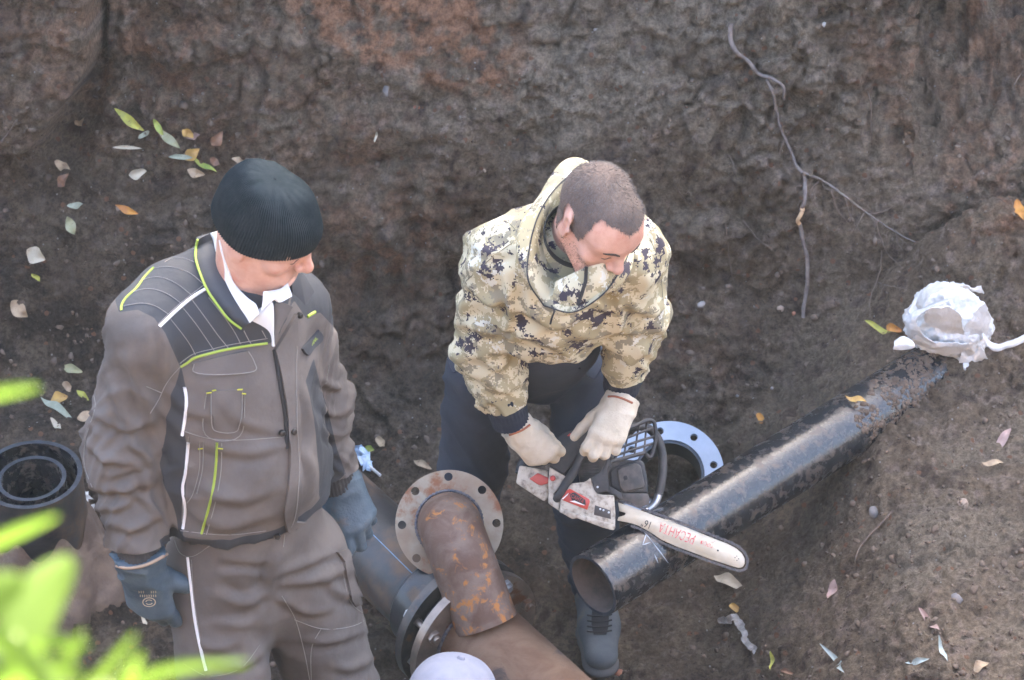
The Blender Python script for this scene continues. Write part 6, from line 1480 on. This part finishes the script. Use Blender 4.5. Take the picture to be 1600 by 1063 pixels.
# --- litter
def strip(name, pl, w, mt, label, cat, amp=.006, fr=60, tree=None, lift=.008):
    p = []
    for x, y in catmull(np.array(pl, float), 6):
        h, n = on_ground(x, y); p.append(h + n * lift)
    p = np.array(p); t_ = np.gradient(p, axis=0); rows = []
    for q, d in zip(p, t_):
        s_ = nrm(np.cross(nrm(d), V(0, -.7, .7))); rows.append([q + s_ * w * (j / 5 - .5) for j in range(6)])
    v = np.array(rows).reshape(-1, 3); v = v + amp * np.stack([noise(v * fr), noise(v * fr + 5), noise(v * fr + 9)], 1) * 2
    o = mesh(name, np.concatenate([v, v - V(0, -.001, .001)]), [tuple(q) for q in grid_faces(len(p), 6)] + [tuple(int(i) + len(v) for i in q[::-1]) for q in grid_faces(len(p), 6)], mt, None, False); tag(o, label, cat); return o
SCR = mat('dirty_film', (.26, .23, .20), (.42, .39, .35), rough=.3, nscale=60, bump=.5, bscale=120)
strip('plastic_scrap', [(1128, 972), (1150, 968), (1166, 985), (1172, 1008), (1184, 1020)], .018, SCR, 'crinkled strip of dirty clear plastic on the ground below the saw bar', 'litter')
strip('cloth_shred', [(130, 772), (138, 795), (148, 832)], .022, BAGM, 'frayed whitish cloth shred hanging beside the standing pipe offcuts', 'litter', .008, 70, lift=.03)
WRAP = mat('blue_white_wrapper', (.62, .70, .78), (.42, .55, .70), rough=.35, nscale=40, bump=.3, bscale=90)
strip('paper_wrapper', [(549, 704), (560, 714), (572, 722), (576, 735)], .030, WRAP, 'crumpled blue-white wrapper behind the left blue glove', 'litter', .007, 50, lift=.02)
h0, n0 = on_ground(560, 724); h1, n1 = on_ground(591, 748)
tag(tube('white_stick', [h0 + n0 * .02, (h0 + h1) / 2 + n0 * .018, h1 + n1 * .012], .0038, BAGM, None, 10), 'thin white stick poking out under the blue-white wrapper', 'stick')
SACK = mat('muddy_sacking', (.22, .155, .11), (.13, .092, .07), rough=.8, nscale=12, bump=.4, bscale=80, b2=.6, b2scale=30)
th = np.linspace(0, 2 * np.pi, 120, endpoint=False); rows = []
for t in np.linspace(0, 1, 22):
    rad = .1255 + .085 * t ** 1.1 + .012 * np.sin(th * 9 + 5 * t) * t + .016 * noise(np.stack([np.cos(th) * 2.5, np.sin(th) * 2.5, 0 * th + t * 3], 1)) * (.2 + t)
    zz = g0 + .20 - .21 * t + .035 * noise(np.stack([np.cos(th) * 3, np.sin(th) * 3, 0 * th + t * 4 + 7], 1)) + .022 * np.sin(th * 7 + 2) * (1 - t)
    rows.append(np.stack([OC[0] + rad * np.cos(th), OC[1] + rad * np.sin(th), zz], 1))
o = mesh('sacking', np.concatenate(rows), grid_faces(22, 120, False, True), SACK, None, True); tag(o, 'muddy crumpled sacking around the foot of the standing pipe offcut', 'sacking')

# ------------------------------------------------------------------ sunlit weed on the near bank, far out of focus
def leaf_mat(name, c1, c2):
    m = bpy.data.materials.new(name); m.use_nodes = True; nt = m.node_tree; N, L = nt.nodes, nt.links; out = N['Material Output']
    b = N['Principled BSDF']; b.inputs['Base Color'].default_value = (*c1, 1); b.inputs['Roughness'].default_value = .75; b.inputs['Specular IOR Level'].default_value = .15
    n = N.new('ShaderNodeTexNoise'); n.inputs['Scale'].default_value = 30; mx = N.new('ShaderNodeMix'); mx.data_type = 'RGBA'; mx.inputs[6].default_value = (*c1, 1); mx.inputs[7].default_value = (*c2, 1); L.new(n.outputs['Fac'], mx.inputs[0]); L.new(mx.outputs[2], b.inputs['Base Color'])
    tr = N.new('ShaderNodeBsdfTranslucent'); L.new(mx.outputs[2], tr.inputs['Color']); ms = N.new('ShaderNodeMixShader'); ms.inputs[0].default_value = .5; L.new(b.outputs[0], ms.inputs[1]); L.new(tr.outputs[0], ms.inputs[2]); L.new(ms.outputs[0], out.inputs['Surface']); return m
WEED = leaf_mat('weed_leaf', (.060, .115, .014), (.10, .155, .022)); STEM = mat('weed_stem', (.12, .16, .04), rough=.6)
weed = thing('weed', 'bright blurred green weed at the bottom left corner, close to the camera', 'plant', loc=P(30, 1200, t=1.40)); WK = []
def blade(pl, wpx, t0, t1, belly=.5):
    t0, t1 = t0 * .75, t1 * .75
    pl = catmull(np.array(pl, float), 6); n_ = len(pl); tt = np.linspace(t0, t1, n_); rows = []
    for i, (q, t) in enumerate(zip(pl, tt)):
        s = i / (n_ - 1); c = P(*q, t=t); d = nrm(P(*pl[min(i + 1, n_ - 1)], t=tt[min(i + 1, n_ - 1)]) - P(*pl[max(i - 1, 0)], t=tt[max(i - 1, 0)])); w = nrm(np.cross(d, V(.15, -.75, .62)))
        wd = wpx * .64 * t / FPX * .5 * (math.sin(math.pi * (.08 + .90 * s) ** (.7 + belly)) ** .6)
        rows.append([c + w * wd * u - V(0, -.6, .6) * (u * u) * wd * .35 for u in np.linspace(-1, 1, 7)])
    o = mesh('leaf', np.array(rows).reshape(-1, 3), grid_faces(n_, 7), WEED, None, True); WK.append(o)
for pl, w, a, b_ in (([(-150, 660), (-40, 622), (62, 604)], 34, 1.95, 1.85), ([(-160, 930), (-20, 852), (90, 806)], 36, 1.95, 1.85), ([(-40, 1180), (10, 1040), (55, 940), (112, 872)], 135, 1.80, 1.9), ([(-120, 1040), (-30, 940), (40, 905)], 100, 1.75, 1.8), ([(120, 1180), (180, 1085), (270, 1045), (388, 1035)], 30, 1.85, 1.8),
                     ([(-40, 1090), (60, 1010), (142, 1008)], 34, 1.8, 1.85), ([(60, 1130), (150, 1060), (212, 990)], 30, 1.9, 1.9), ([(90, 1160), (180, 1080), (222, 1020)], 30, 1.9, 1.85), ([(-60, 1130), (20, 1060), (90, 1045), (130, 1060)], 60, 1.8, 1.75), ([(0, 1190), (70, 1090), (130, 985)], 40, 1.95, 1.95), ([(-80, 1000), (0, 1000), (70, 1060), (90, 1120)], 60, 1.75, 1.7), ([(-30, 1160), (40, 1080), (60, 1000)], 50, 1.85, 1.8)): blade(pl, w, a, b_)
gz = 3.02
for pl in ([(40, 1200), (20, 1050), (40, 960)], [(60, 1220), (120, 1110), (170, 1070)], [(20, 1220), (-60, 1000), (-140, 700)]):
    p = [P(*q, t=1.40) for q in pl]; p.insert(0, V(-.26, .80, 3.05)); WK.append(tube('stem', catmull(p, 6), .004, STEM, None, 8))
adopt(weed, *WK)
# ------------------------------------------------------------------ thin exhaust and dust haze in the air
HZM = bpy.data.materials.new('thin_haze'); HZM.use_nodes = True; nt = HZM.node_tree; nt.nodes.clear()
o_ = nt.nodes.new('ShaderNodeOutputMaterial'); pvn = nt.nodes.new('ShaderNodeVolumePrincipled'); pvn.inputs['Color'].default_value = (.80, .90, 1.0, 1); pvn.inputs['Density'].default_value = .0007; pvn.inputs['Anisotropy'].default_value = 0.
nt.links.new(pvn.outputs[0], o_.inputs['Volume'])
xa, xb, ya, yb_, za, zb_ = -900, 900, -900, 1100, -1.3, 5.4
hv = [(x, y, z) for x in (xa, xb) for y in (ya, yb_) for z in (za, zb_)]
hz_ = mesh('haze', hv, [(0, 1, 3, 2), (4, 6, 7, 5), (0, 4, 5, 1), (2, 3, 7, 6), (0, 2, 6, 4), (1, 5, 7, 3)], HZM); fix_normals(hz_)
tag(hz_, 'thin bluish haze of exhaust smoke in the trench air', 'haze', kind='stuff')
